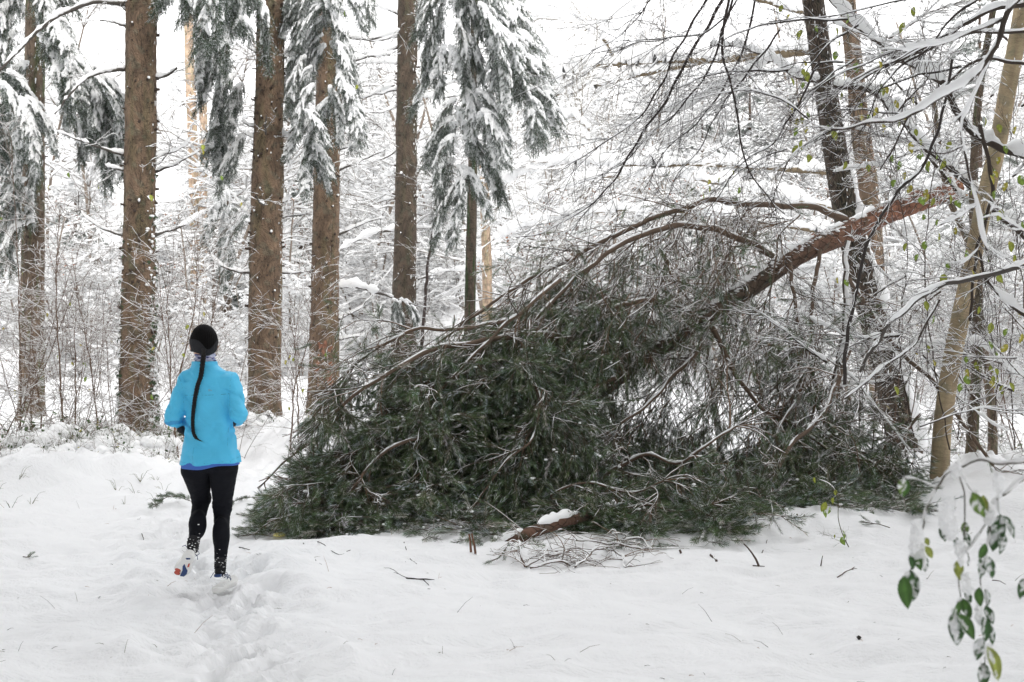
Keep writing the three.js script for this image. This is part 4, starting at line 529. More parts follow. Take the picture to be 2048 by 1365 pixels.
// ---------- the runner, seen from behind ----------
{
  seed(808);
  const D = 8.98, S = D / F, foot = P(446, 1180, D), O = V(P(428, 1180, D).x, P(428, 1180, D).y, -D), K = (px, py, z = 0) => V((px - 428) * S, (1180 - py) * S, z);
  const R = thing('person', 'runner in bright blue jacket, black leggings and headband with long braid, jogging away', 'person', O);
  const mat = (rgb, rough, more = {}) => new THREE.MeshPhysicalMaterial({ color: new THREE.Color().setRGB(...rgb), roughness: rough, ...more });
  const weave = tex(512, 512, (u, v) => { const a = .5 + .25 * tn(u, v, 7, 10, 51) + .18 * tn(u, v, 18, 26, 52) + .1 * tn(u, v, 120, 120, 53); return [a, a, a]; }, false, [2.2, 2.2]);
  const knit = tex(256, 256, (u, v) => { const a = .5 + .3 * Math.sin(u * 2 * Math.PI * 64) + .15 * tn(u, v, 40, 40, 54); return [a, a, a]; }, false, [4, 4]);
  const skinM = mat([.52, .3, .22], .55, { sheen: .2 }), jackM = mat([1, 1, 1], .62, { vertexColors: true, bumpMap: weave, bumpScale: .0028, sheen: .3, sheenRoughness: .6, sheenColor: new THREE.Color(.3, .5, .6) }), legM = mat([.0065, .0072, .0105], .85, { bumpMap: weave, bumpScale: .003, specularIntensity: .35 }), hairM = mat([.004, .0036, .0036], .75, { bumpMap: knit, bumpScale: .002, specularIntensity: .2 }), bandM = mat([.028, .028, .031], .9, { specularIntensity: .4, bumpMap: knit, bumpScale: .002 }), blackM = mat([.01, .01, .012], .8), shirtM = mat([.05, .14, .5], .8), navyM = mat([.018, .05, .16], .7), whiteM = mat([.78, .78, .76], .6), redM = mat([.45, .07, .04], .6), sockM = mat([.012, .012, .014], .95);
  const ell = (x, y, z, c, a, b, d) => { const q = Math.hypot((x - c.x) / a, (y - c.y) / b, (z - c.z) / d); return (q - 1) * Math.min(a, b, d); };
  // joints
  const shL = K(373, 763, .0), elL = K(351, 834, .075), wrL = K(359, 853, -.14), shR = K(462, 765, .0), elR = K(481, 826, .08), wrR = K(466, 842, -.16);
  const hipL = K(394, 918, 0), knL = K(392, 1003, -.15), anL = K(397, 1086, .16), hipR = K(449, 918, 0), knR = K(438, 1015, -.1), anR = K(442, 1132, .03);
  const headC = K(407, 685.5, .0), yaw = .3, cyw = Math.cos(yaw), syw = Math.sin(yaw), toHead = (x, y, z) => { const dx = x - headC.x, dz = z - headC.z; return [dx * cyw - dz * syw, y - headC.y, dx * syw + dz * cyw]; };
  const skull = (a, b, c) => { let d = (Math.hypot(a / .074, (b - .008) / .09, (c - .01) / .092) - 1) * .075; d = smin(d, (Math.hypot(a / .056, (b + .06) / .058, (c + .042) / .05) - 1) * .05, .03); return d; };
  const headF = (a, b, c) => { let d = skull(a, b, c); d = smin(d, capsule(a, b, c, V(0, -.01, -.082), V(0, -.038, -.102), .008, .013), .012); for (const e of [-1, 1]) { d = Math.max(d, -(Math.hypot(a - e * .03, b + .004, c + .092) - .014)); d = smin(d, (Math.hypot((a - e * .077) / .012, (b + .018) / .03, (c + .0) / .018) - 1) * .012, .006); d = smin(d, (Math.hypot((a - e * .042) / .02, (b + .035) / .016, (c + .062) / .02) - 1) * .016, .02); } d = smin(d, (Math.hypot(a / .024, (b + .062) / .009, (c + .087) / .012) - 1) * .009, .008); d = smin(d, (Math.hypot(a / .02, (b + .095) / .014, (c + .07) / .02) - 1) * .014, .02); return d; };
  const neckA = K(408, 728, .005), neckB = K(408, 705, .0);
  const bodyF = (x, y, z) => { const h = toHead(x, y, z); let d = Math.hypot(x - headC.x, y - headC.y, z - headC.z) < .2 ? headF(...h) : .1; d = smin(d, capsule(x, y, z, neckA, neckB, .05, .045), .02); d = smin(d, ell(x, y, z, K(417, 785, 0), .12, .17, .075), .03); d = smin(d, ell(x, y, z, K(420, 890, 0), .115, .15, .08), .04); for (const [a, b, c] of [[shL, elL, wrL], [shR, elR, wrR]]) d = smin(d, Math.min(capsule(x, y, z, a, b, .04, .034), capsule(x, y, z, b, c, .034, .024)), .02); for (const [a, b, c] of [[hipL, knL, anL], [hipR, knR, anR]]) d = smin(d, Math.min(capsule(x, y, z, a, b, .06, .042), capsule(x, y, z, b, c, .042, .028)), .02); return d; };
  add(new THREE.Mesh(mergeGeometries([netGeo(bodyF, V(-.28, .1, -.26), V(.28, 1.46, .26), .0125), netGeo((x, y, z) => { const h = toHead(x, y, z); return smin(headF(...h), capsule(x, y, z, neckA, neckB, .05, .045), .02); }, headC.clone().add(V(-.14, -.19, -.15)), headC.clone().add(V(.14, .14, .14)), .0045)]), skinM), 'body', R);
  const fromHead = (a, b, c) => V(headC.x + a * cyw + c * syw, headC.y + b, headC.z - a * syw + c * cyw);
  for (const e of [-1, 1]) { const eye = add(new THREE.Mesh(new THREE.SphereGeometry(.0125, 16, 12), mat([.75, .72, .68], .3)), 'eye', R); eye.position.copy(fromHead(e * .03, -.004, -.082)); const ir = add(new THREE.Mesh(new THREE.SphereGeometry(.007, 12, 8), mat([.05, .03, .02], .2)), 'iris', eye); ir.position.copy(V(0, 0, -.0075).applyAxisAngle(V(0, 1, 0), yaw)); }
  { const g = new G(); tube(g, [-1, -.5, 0, .5, 1].map((t) => fromHead(t * .022, -.062 - .003 * t * t, -.098 + .01 * t * t)), (t) => .005 * Math.sin(Math.PI * (.1 + .8 * t)), 8, [.42, .14, .12]); g.build('mouth', M.wood, R).position.set(0, 0, 0); R.children.at(-1).geometry.translate(O.x, O.y, O.z); }
  // hair, headband, gaiter
  const bandTop = (a, c) => { const bk = sstep(-.02, .09, c) * Math.exp(-Math.pow(Math.abs(a - .018) / .045, 2)); return lerp(.022, -.042, bk); }, bandLow = (a, c) => { const bk = sstep(-.02, .09, c) * Math.exp(-Math.pow((a - .018) / .06, 2)); return lerp(-.058, -.088, bk); };
  const inHead = (f) => (x, y, z) => f(...toHead(x, y, z)), hb = [headC.clone().add(V(-.13, -.15, -.14)), headC.clone().add(V(.13, .15, .15))];
  add(new THREE.Mesh(netGeo(inHead((a, b, c) => { const rib = .0011 * Math.sin(Math.atan2(a, c - .01) * 46); return Math.max(skull(a, b * .985, c) - .013 - rib, -(b - bandTop(a, c) + .03), c < -.04 ? -(b - .045) : -9); }), ...hb, .0045), hairM), 'hair', R);
  add(new THREE.Mesh(netGeo(inHead((a, b, c) => Math.max(skull(a, b, c) - .0165 - .0025 * n3(a * 30, b * 14, c * 30), b - bandTop(a, c), bandLow(a, c) - b)), ...hb, .0045), bandM), 'headband', R);
  { // patterned neck gaiter
    const ga = K(409, 731, .0), gb = K(410, 707, -.002), cols = [[.6, .62, .72], [.16, .18, .42], [.42, .4, .62], [.05, .06, .14]];
    const g = netGeo((x, y, z) => { const t = clamp((y - ga.y) / (gb.y - ga.y)), r = lerp(.068, .062, t) + .006 * Math.sin(y * 260 + 3 * n3(x * 12, y * 9, z * 12)); return Math.max(Math.hypot(x - lerp(ga.x, gb.x, t), (z - lerp(ga.z, gb.z, t)) * 1.02) - r, y - gb.y - .006 * n3(x * 20, 1, z * 20), ga.y - .03 - y); }, V(ga.x - .12, ga.y - .05, -.12), V(ga.x + .12, gb.y + .04, .12), .005, (x, y, z) => { const n = n3(x * 26, y * 44, z * 26); return cols[n > .25 ? 0 : n > 0 ? 2 : n > -.3 ? 0 : n > -.5 ? 1 : 3]; });
    add(new THREE.Mesh(g, mat([1, 1, 1], .85, { vertexColors: true, bumpMap: weave, bumpScale: .004 })), 'neck_gaiter', R);
  }
  // jacket
  const prof = [[722, 409, 26, .084, .0], [731, 409, 26, .086, .0], [737, 411, 31, .088, .002], [744, 413, 43, .088, .005], [754, 416, 50, .1, .008], [772, 417, 51, .108, .012], [795, 418, 50, .11, .014], [830, 419, 48.5, .106, .01], [858, 419, 48.5, .106, .008], [890, 421, 53, .122, .018], [905, 422, 56.5, .14, .026], [934, 423.5, 61, .152, .03]];
  const torso = (x, y, z) => { const py = 1180 - y / S; let k = 0; while (k < prof.length - 2 && prof[k + 1][0] < py) k++; const a = prof[k], b = prof[k + 1], t = clamp((py - a[0]) / (b[0] - a[0])), cx = (lerp(a[1], b[1], t) - 428) * S, hw = lerp(a[2], b[2], t) * S, hd = lerp(a[3], b[3], t), cz = lerp(a[4], b[4], t), q = Math.pow(Math.pow(Math.abs(x - cx) / hw, 2.3) + Math.pow(Math.abs(z - cz) / hd, 2.3), 1 / 2.3); return (q - 1) * Math.min(hw, hd) * .9; };
  const hemY = (x) => (1180 - 926.5 + (x / S) * .055 + 1.2 * Math.sin(x * 30)) * S;
  const sleeve = (x, y, z, a, b, c) => { const sh = capsule(x, y, z, a, b, .06, .055), fo = capsule(x, y, z, b, c, .054, .041); let d = smin(sh, fo, .02); const near = Math.hypot(x - b.x, y - b.y, z - b.z); d += .0045 * Math.sin(150 * (y + .4 * x + .5 * z) + 3 * n3(x * 14, y * 14, z * 14)) * Math.exp(-near * near / .006) + .004 * n3(x * 18, y * 10, z * 18); return d; };
  const jackF = (x, y, z) => {
    let d = torso(x, y, z); const l = sleeve(x, y, z, shL, elL, wrL), r = sleeve(x, y, z, shR, elR, wrR), k = y > shL.y - .06 ? .03 : .008; d = smin(smin(d, l, k), r, k);
    d += .0056 * n3(x * 8 + 3, y * 4, z * 8) + .003 * Math.sin(70 * (y - .5 * Math.abs(x)) + 4 * n3(x * 6, y * 5, z * 6)) * Math.exp(-Math.pow((y - 1.0) / .07, 2)) + .0012 * n3(x * 20, y * 7 + x * 6, z * 20); d += .0095 * Math.pow(1 - Math.abs(n3(x * 5.5 + 1, y * 6 + x * 3, z * 5.5)), 7) * (.35 + .65 * sstep(.06, .15, Math.abs(x + .03)));
    const py = 1180 - y / S; d += .0035 * Math.exp(-Math.pow((py - 849 - (x / S) * .12) / 3.2, 2)) * (z > 0 ? 1 : .3) + (py > 917 && py < 919.5 ? .0016 : 0);
    const hollow = Math.hypot(x - K(409, 0).x, z) < .072 && py < 733; if (hollow && py < 727) d = Math.max(d, -(Math.hypot(x - K(409, 0).x, z) - .068));
    return Math.max(d, hemY(x) - y, y - (1180 - 722.5) * S);
  };
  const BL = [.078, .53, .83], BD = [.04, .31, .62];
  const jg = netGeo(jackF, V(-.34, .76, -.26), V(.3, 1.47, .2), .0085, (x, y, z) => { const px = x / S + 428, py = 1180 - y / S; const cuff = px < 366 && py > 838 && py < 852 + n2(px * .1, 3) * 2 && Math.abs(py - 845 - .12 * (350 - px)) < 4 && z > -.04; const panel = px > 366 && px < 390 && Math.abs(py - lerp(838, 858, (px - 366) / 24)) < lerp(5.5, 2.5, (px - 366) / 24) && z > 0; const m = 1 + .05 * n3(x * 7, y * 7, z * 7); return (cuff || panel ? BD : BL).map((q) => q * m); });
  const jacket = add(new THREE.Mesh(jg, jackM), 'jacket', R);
  const backZ = (x, y) => { let z = .25; for (let k = 0; k < 120; k++) { if (jackF(x, y, z) < 0) break; z -= .003; } return z; };
  const onBack = (px, py, lift = .001) => { const a = K(px, py); return V(a.x, a.y, backZ(a.x, a.y) + lift); };
  const seam = (pts, r = .0017, col = [.03, .24, .42]) => { const c = new THREE.CatmullRomCurve3(pts.map(([a, b]) => K(a, b))), q = c.getSpacedPoints(36).map((p) => V(p.x, p.y, backZ(p.x, p.y) + .0002)), g = new G(); tube(g, q, [r, r], 5, col); const m = add(new THREE.Mesh(g.geo(), M.wood), 'seam', jacket); return m; };
  seam([[376, 790], [395, 789.5], [420, 789.5], [445, 788.5], [464, 787]]); seam([[397, 868], [397, 890], [396, 915], [396, 925]], .0009); seam([[461, 850], [461, 880], [465, 905], [469, 922]], .0009); seam([[366, 921], [395, 923], [425, 922.5], [455, 920], [480, 914]], .001); seam([[358, 748], [366, 762], [372, 785], [373, 808]], .001); seam([[466, 748], [465, 770], [465, 800], [464, 822]], .001);
  { // small grey reflective mark on the yoke
    const g = new G(); for (const [x, y, a] of [[424.5, 779.5, .8], [427.5, 778.2, -.5], [429.5, 780.5, .6], [426.5, 781.6, -.2]]) { const p = [-1, -.4, .3, 1].map((t) => { const px = x + Math.cos(a) * t * 1.9 + .6 * (1 - t * t) * Math.sin(a), py = y + Math.sin(a) * t * 1.9 - .6 * (1 - t * t) * Math.cos(a); return onBack(px, py, .0008); }); tube(g, p, (t) => .0016 * Math.sin(Math.PI * (.08 + .84 * t)) + .0003, 5, [.28, .36, .42]); }
    add(new THREE.Mesh(g.geo(), M.wood), 'logo', jacket);
  }
  // shirt edge below the jacket
  add(new THREE.Mesh(netGeo((x, y, z) => Math.max(torso(x, Math.max(y, hemY(x)), z) + .006, y - hemY(x) - .02, hemY(x) - .019 + .006 * Math.sin(x * 14) - y), V(-.25, .72, -.16), V(.22, .9, .18), .0075), shirtM), 'shirt', R);
  // leggings
  const legF = (x, y, z) => {
    const crease = (k) => { const dd = Math.hypot(x - k.x, y - k.y, z - k.z); return .0035 * Math.sin(y * 230 + 2 * n3(x * 18, y * 9, z * 18)) * Math.exp(-dd * dd / .007); };
    const cL = K(397, 1050, .02), cR = K(442, 1066, .0);
    let l = smin(capsule(x, y, z, K(391, 940, 0), knL, .094, .058), capsule(x, y, z, knL, anL, .056, .034), .03); l = smin(l, ell(x, y, z, cL, .05, .09, .055), .03);
    let r = smin(capsule(x, y, z, K(446, 940, 0), knR, .092, .058), capsule(x, y, z, knR, anR, .056, .036), .03); r = smin(r, ell(x, y, z, cR, .053, .1, .055), .03);
    l += crease(knL) + crease(anL) * .7; r += crease(knR) + crease(anR) * .7;
    let hips = ell(x, y, z, K(421, 912, 0), .168, .11, .11); hips = smin(hips, ell(x, y, z, K(397, 925, .035), .082, .09, .08), .04); hips = smin(hips, ell(x, y, z, K(447, 925, .035), .082, .09, .08), .04);
    let d = smin(hips, l, y > .78 ? .04 : .008); d = smin(d, r, y > .76 ? .03 : .006); d += .002 * n3(x * 20, y * 12, z * 20);
    return Math.max(d, y - (1180 - 905) * S);
  };
  add(new THREE.Mesh(netGeo(legF, V(-.24, .1, -.3), V(.2, .9, .26), .0085), legM), 'leggings', R);
  // braid: three strands twisted flat, tapering to a loose tip
  {
    const way = [[414.5, 699], [414.3, 712], [412, 730], [409.3, 750], [403, 774], [397, 804], [393.2, 832], [392.6, 852], [395, 864], [399.5, 872], [408, 878], [414, 880]].map(([a, b], k) => { if (k < 3) { const p = K(a, b); p.z = [.108, .112, .112][k]; return p; } return onBack(a, b, .012); });
    const c = new THREE.CatmullRomCurve3(way), n = 260; const g = new G();
    for (let s = 0; s < 3; s++) { const pts = [], ph = s * 2 * Math.PI / 3; for (let k = 0; k <= n; k++) { const t = k / n, p = c.getPointAt(t), tg = c.getTangentAt(t), side = V(tg.y, -tg.x, 0).normalize(), am = t < .06 || t > .93 ? .15 : 1, w = lerp(.0095, .0055, t) * am, a = t * 74 + ph; p.addScaledVector(side, Math.sin(a) * w); p.z += Math.sin(2 * a) * w * .6; pts.push(p); } tube(g, pts, (t) => (t > .93 ? lerp(.0065, .001, (t - .93) / .07) : lerp(.0082, .0052, t)) * (t < .05 ? 1.25 : 1), 7, [.007, .006, .0055], { cap: true, rough: (th, l) => 1 + .12 * Math.sin(th * 7 + l * 300) }); }
    for (let k = 0; k < 90; k++) { const t = rnd() < .25 ? rr(0, .12) : rr(.1, 1), p = c.getPointAt(Math.min(.99, t)), tg = c.getTangentAt(Math.min(.99, t)), o = V(rr(-1, 1), rr(-.6, .3), rr(-.1, .8)).normalize(), L = t < .1 ? .022 : t > .93 ? .03 : .016; tube(g, [p, p.clone().addScaledVector(o, L * .4).addScaledVector(tg, L * .5), p.clone().addScaledVector(o, L * .6).addScaledVector(tg, L * 1.4)], [.0007, .0003], 3, [.013, .01, .009]); }
    const m = add(new THREE.Mesh(g.geo(), mat([1, 1, 1], .55, { vertexColors: true, specularIntensity: .6 })), 'braid', R); const tie = new THREE.TorusGeometry(.0105, .005, 8, 20); tie.rotateX(Math.PI / 2); const tm = add(new THREE.Mesh(tie, blackM), 'hair_tie', m); tm.position.copy(way[0]);
  }
  // gloves: palm, four bent fingers, thumb; pointing along -z
  const hand = (e) => { const f = (x, y, z) => { x *= e; let d = (Math.hypot(x / .016, (y + .004) / .04, (z + .045) / .045) - 1) * .016; d = smin(d, capsule(x, y, z, V(0, 0, .04), V(0, 0, -.01), .026, .024), .015);
    [[.026, .03, -.082, 1], [.009, .034, -.09, 1.06], [-.009, .034, -.086, 1], [-.026, .03, -.076, .84]].forEach(([b, , zz, L]) => { const a0 = V(.0, b, zz + .016), a1 = V(.012, b * .95, zz - .024 * L), a2 = V(.036, b * .9, zz - .018 * L), a3 = V(.042, b * .88, zz + .004); d = smin(d, Math.min(capsule(x, y, z, a0, a1, .0098, .0092), capsule(x, y, z, a1, a2, .0092, .0086), capsule(x, y, z, a2, a3, .0086, .0078)), .004); });
    d = smin(d, Math.min(capsule(x, y, z, V(.006, .03, -.03), V(.028, .044, -.058), .0125, .0105), capsule(x, y, z, V(.028, .044, -.058), V(.04, .036, -.082), .0105, .0088)), .006); return d; }; return netGeo(f, V(-.07, -.07, -.13), V(.07, .07, .08), .0036); };
  for (const [w, el, e] of [[wrL, elL, 1], [wrR, elR, -1]]) { const g = add(new THREE.Mesh(hand(e), blackM), 'glove', R); g.position.copy(w).add(V(e * .014, e > 0 ? -.036 : -.012, e > 0 ? .075 : .03)); g.quaternion.setFromUnitVectors(V(0, 0, -1), w.clone().sub(el).normalize().add(V(e * .25, -.12, 0)).normalize()); g.rotateZ(e * .5); }
  { const g = new G(); tube(g, [K(346.5, 859, -.05), K(347.5, 862, -.05)], [.004, .003], 6, [.6, .16, .03], { cap: true }); add(new THREE.Mesh(g.geo(), M.wood), 'glove_tab', R); }
  // shoes, built toe along -z, sole at y = 0
  const outline = (z) => { const t = clamp((z + .185) / .27); return .5 * lerp(lerp(.07, .098, sstep(0, .3, t)), lerp(.072, .066, sstep(.6, 1, t)), sstep(.3, .62, t)) * Math.sqrt(Math.max(0, 1 - Math.pow(Math.abs(t * 2 - 1), 7))); };
  const soleF = (x, y, z) => { const w = outline(z), toe = .02 * Math.pow(clamp((-z - .09) / .1), 2), yy = y - toe; return Math.max(Math.abs(x) - w - .004 * Math.sin(yy * 90), z - .085, -.185 - z, yy - .032 - .008 * sstep(.02, .085, z), -yy) * .8; };
  const upF = (x, y, z) => { let d = (Math.hypot(x / .042, (y - .04) / .045, (z + .11) / .075) - 1) * .042; d = smin(d, (Math.hypot(x / .037, (y - .05) / .06, (z + .02) / .1) - 1) * .037, .03); d = smin(d, capsule(x, y, z, V(0, .05, .045), V(0, .098, .038), .037, .034), .02); return Math.max(d, .028 - y, y - .112, -(Math.hypot(x, z - .03) < .026 ? y - .095 : -1)); };
  const shoeGeo = [netGeo(soleF, V(-.065, -.012, -.2), V(.065, .07, .1), .0055), netGeo(upF, V(-.06, .015, -.2), V(.06, .125, .1), .0055)];
  const shoe = (pos, q, up) => {
    const g = add(new THREE.Group(), 'shoe', R); g.position.copy(pos); g.quaternion.copy(q);
    add(new THREE.Mesh(shoeGeo[1], navyM), 'upper', g); add(new THREE.Mesh(shoeGeo[0], whiteM), 'sole', g);
    const lg = new G(); for (let k = 0; k < 5; k++) { const z = -.03 - k * .018, y = .1 - k * .011; tube(lg, [V(-.022, y - .012, z), V(0, y + .002, z), V(.022, y - .012, z)], [.0025, .0025], 6, [.02, .05, .15]); } tube(lg, [V(.01, .1, -.02), V(.04, .115, -.01), V(.055, .09, .0), V(.04, .07, -.01)], [.0022, .0022], 6, [.02, .05, .15]); tube(lg, [V(.01, .1, -.02), V(.05, .09, -.03), V(.06, .06, -.02)], [.0022, .0022], 6, [.02, .05, .15]); tube(lg, [V(-.01, .1, -.02), V(-.045, .11, .0), V(-.06, .08, .02)], [.0022, .0022], 6, [.02, .05, .15]); add(new THREE.Mesh(lg.geo(), M.wood), 'laces', g);
    const patch = (pts, m, n) => { const s = new THREE.Shape(pts.map(([a, b]) => new THREE.Vector2(a, b))), e = new THREE.ExtrudeGeometry(s, { depth: .004, bevelEnabled: true, bevelSize: .002, bevelThickness: .0015, bevelSegments: 2 }); e.rotateX(Math.PI / 2); const o = add(new THREE.Mesh(e, m), n, g); o.position.y = .0005; return o; };   // x, z outline on the underside
    if (up) { for (const [x, z, w] of [[-.02, -.152, 1], [-.024, -.117, 1]]) patch(Array.from({ length: 14 }, (_, k) => [x + Math.cos(k / 7 * Math.PI) * .017, z + Math.sin(k / 7 * Math.PI) * .0155]), redM, 'outsole_patch').position.y = .004; patch([[.005, -.165], [.026, -.155], [.034, -.12], [.03, -.085], [.012, -.06], [-.004, -.03], [-.006, -.06], [.004, -.1]], navyM, 'outsole_patch').position.y = .003; patch([[.02, -.045], [.027, -.035], [.024, -.005], [.019, -.01]], redM, 'outsole_patch'); patch([[-.004, .03], [.012, .045], [.01, .05], [-.01, .036]], navyM, 'outsole_patch'); }
    const sg = new G(); for (let k = 0; k < 60; k++) { const z = rr(-.15, .08), a = rr(.2, 2.9), p = V(Math.cos(a) * outline(z) * 1.0, .025 + Math.sin(a) * rr(.02, .06) * (z > -.05 ? 1.2 : .9), z); blob(sg, p, rr(.0015, .0055), V(1.6, .6, 1.3)); } tag(add(new THREE.Mesh(sg.geo(), M.snow), 'snow', g), null, null, null, 'stuff');
  };
  shoe(K(443, 1180, .02), new THREE.Quaternion().setFromEuler(new THREE.Euler(.1, -.28, 0, 'YXZ')), false);
  { const t = V(-.37, -.56, -.6).normalize(), nrm = V(.15, -.1, 1).normalize(); nrm.addScaledVector(t, -nrm.dot(t)).normalize(); const zc = t.clone().negate(), yc = nrm.clone().negate(), xc = V().crossVectors(yc, zc); const q = new THREE.Quaternion().setFromRotationMatrix(new THREE.Matrix4().makeBasis(xc, yc, zc)); const heel = anL.clone().addScaledVector(yc, -.1).addScaledVector(zc, -.035); shoe(heel, q, true); }
  for (const a of [[anL, V(.0, .03, -.01), V(.0, -.015, .01)], [anR, V(0, .03, 0), V(.0, -.03, .0)]]) { const A = a[0].clone().add(a[1]), B = a[0].clone().add(a[2]); add(new THREE.Mesh(netGeo((x, y, z) => capsule(x, y, z, A, B, .038, .034) + .003 * Math.sin(y * 400) + .003 * n3(x * 40, y * 40, z * 40), a[0].clone().subScalar(.12), a[0].clone().addScalar(.1), .006), sockM), 'sock', R); }
  { const g = new G(); for (const [c, n] of [[anL, 46], [anR, 46]]) for (let k = 0; k < n; k++) { const a = rr(0, 6.28), y = rr(-.06, .05) + (rnd() < .2 ? rr(0, .12) : 0); blob(g, c.clone().add(V(Math.cos(a) * .04, y, Math.sin(a) * .04)), rr(.0012, .0042), V(1.7, .6, 1.7)); } blob(g, K(388, 1042.5, .055), .008); blob(g, K(389.5, 1043.5, .06), .006); tag(add(new THREE.Mesh(g.geo(), M.snow), 'snow', R), null, null, null, 'stuff'); }
}
// ---------- right-hand trees and twigs, the sprig in front, litter on the snow ----------
const BARK2 = [.055, .042, .034];
const RT = thing('snowy_broadleaf_tree', 'bare broadleaf tree at the right, its snow laden limbs crossing the leaning trunk', 'tree', onGround(1990, 12.5));
seed(900);
function spray(o, pxs, d, r, amt, n, tl, opt = {}) {   // a limb with many forking twigs along it
  const pts = curve(pxs.map(([a, b, dz]) => P(a, b, d + (dz ?? 0))), .04, .012, 3), col = opt.col ?? BARK2, rad = (t) => lerp(r[0], r[1], t), g = new G(), tw = new G(), w = new G(), ws = new G();
  tube(g, pts, rad, 7, (t) => { const m = rr(.85, 1.15); return col.map((c) => c * m); }, { cap: true, rough: (th, l) => 1 + .08 * n3(Math.cos(th) * 2, l * 7, Math.sin(th) * 2) });
  if (amt) snowOn(w, pts, rad, amt, opt.sides ?? 9, { freq: opt.freq ?? 2.4, gap: opt.gap ?? .15, share: opt.share ?? .9, low: opt.low ?? .3, rough: (th, l, p) => 1 + .2 * n3(p.x * 9, p.y * 9, p.z * 9) + .12 * n3(p.x * 26, p.y * 26, p.z * 26) + (d < 7 ? .22 * n3(p.x * 24, p.y * 24, th) + .14 * n3(p.x * 70, p.y * 70, th * 2) : 0) });
  for (let k = 0; k < n; k++) { const i = Math.floor(rr(opt.from ?? .1, 1) * (pts.length - 1)), d2 = pts[Math.min(pts.length - 1, i + 1)].clone().sub(pts[Math.max(0, i - 1)]).normalize(); twig(tw, ws, pts[i], d2.multiplyScalar(.9).add(V(rr(-.9, .9), rr(-.8, .7) + (opt.up ?? 0), rr(-.9, .9))), tl * rr(.5, 1.2), opt.tr ?? .0036, opt.lv ?? 2, opt.ts ?? .0022, col, { seg: 7, wob: .2, fork: opt.fork ?? .5, grav: opt.grav ?? -.02, gap: .25 }); }
  const m = g.build('branch', M.wood, o); if (!w.empty) tag(w.build('snow', M.snow, m), null, null, null, 'stuff'); if (!tw.empty) tag(tw.build('twigs', M.wood, m), null, null, null, 'stuff'); if (!ws.empty) tag(ws.build('twig_snow', M.snow, m), null, null, null, 'stuff'); return m;
}
{ // its own stem, mostly outside the frame, and the limbs that reach in
  const t = trunkMesh(RT, [[2190, 900, 30], [2180, 600, 28], [2160, 300, 26], [2130, 0, 24], [2100, -300, 18]], 12.5, M.furrow);
  spray(RT, [[1890, 168], [1840, 140], [1790, 112], [1735, 70], [1690, 30], [1655, -15], [1600, -90]], 13.4, [.03, .022], .075, 14, .5, { share: .6, freq: 1.2, gap: 0 });
  spray(RT, [[2120, 330], [2010, 300], [1930, 250], [1890, 168]], 13.4, [.035, .03], .05, 10, .6);
  spray(RT, [[1940, 372, .3], [1880, 318], [1830, 272], [1790, 225], [1745, 182], [1690, 172], [1668, 175]], 14.5, [.034, .026], .085, 12, .5, { share: .6, freq: 1.2, gap: 0 });
  spray(RT, [[2060, 480], [1990, 420], [1940, 372]], 14.8, [.04, .034], .06, 8, .6);
  spray(RT, [[1640, 165], [1585, 148], [1545, 120], [1490, 95], [1420, 90]], 16.5, [.03, .012], .07, 12, .6, { share: .6, freq: 1.3, gap: 0 });
  spray(RT, [[1545, 118], [1480, 158], [1410, 195], [1355, 218], [1300, 228]], 16.3, [.026, .01], .065, 14, .6, { share: .6, freq: 1.3, gap: 0 });
  spray(RT, [[1930, 400], [1880, 340], [1845, 300], [1760, 270], [1700, 255]], 15, [.02, .008], .03, 14, .6);
  spray(RT, [[2048, 10], [1990, 18], [1930, 50], [1870, 90], [1780, 130], [1700, 170]], 12.2, [.022, .008], .02, 16, .55);
  spray(RT, [[2060, 130], [1960, 120], [1890, 170], [1830, 220], [1790, 290], [1760, 340]], 12, [.014, .006], .006, 18, .5, { low: .2 });
  spray(RT, [[2070, 60], [1935, 70], [1850, 95], [1800, 122], [1740, 140], [1680, 185], [1640, 230]], 11.4, [.013, .004], .006, 16, .5);
  spray(RT, [[1905, 120], [1880, 250], [1840, 340], [1795, 385], [1760, 440], [1725, 520], [1705, 620], [1693, 700], [1690, 770]], 11.6, [.011, .016], .004, 12, .5, { col: DARK });
  spray(RT, [[2075, 520], [2000, 545], [1950, 556], [1880, 575], [1830, 605], [1780, 650], [1750, 695], [1720, 745]], 11, [.02, .012], .014, 14, .5, { col: GREYB, gap: .05 });
  spray(RT, [[1880, 600], [1850, 650], [1830, 690], [1770, 730], [1730, 765], [1690, 800]], 11, [.01, .006], .012, 10, .45, { gap: .05 });
  spray(RT, [[1960, 250, 1], [1985, 380, 1], [1955, 500, 1.4], [1940, 640, 1.6]], 12, [.02, .014], .008, 10, .5);
  spray(RT, [[2080, 650], [2010, 600], [1975, 560], [1960, 500]], 13, [.02, .01], .04, 10, .5);
  spray(RT, [[2080, 770], [2020, 740], [1960, 690], [1900, 690], [1820, 690]], 15.6, [.02, .008], .05, 8, .5, { freq: 1.5, gap: .05 });
}
{ // more crossing twigs that fill the right side
  seed(931); for (let k = 0; k < 34; k++) { const x = rr(1640, 2060), y = rr(40, 860), a = rr(-.9, .9) + (rnd() < .5 ? Math.PI : 0), L = rr(90, 240), b = rr(-.5, .5), q = [x + Math.cos(a) * L * .5, y + Math.sin(a) * L * .5], e = [q[0] + Math.cos(a + b) * L * .5, q[1] + Math.sin(a + b) * L * .5]; if (q[0] > 1560 && q[0] < 1880 && q[1] > 380 && q[1] < 560) continue; spray(RT, [[x, y], q, e], rr(12.5, 16.5), [rr(.006, .016), .003], rr(.004, .03), 9, .55, { ts: .004, freq: 2, gap: .15, col: k % 3 ? BARK2 : [.085, .06, .045] }); }
}
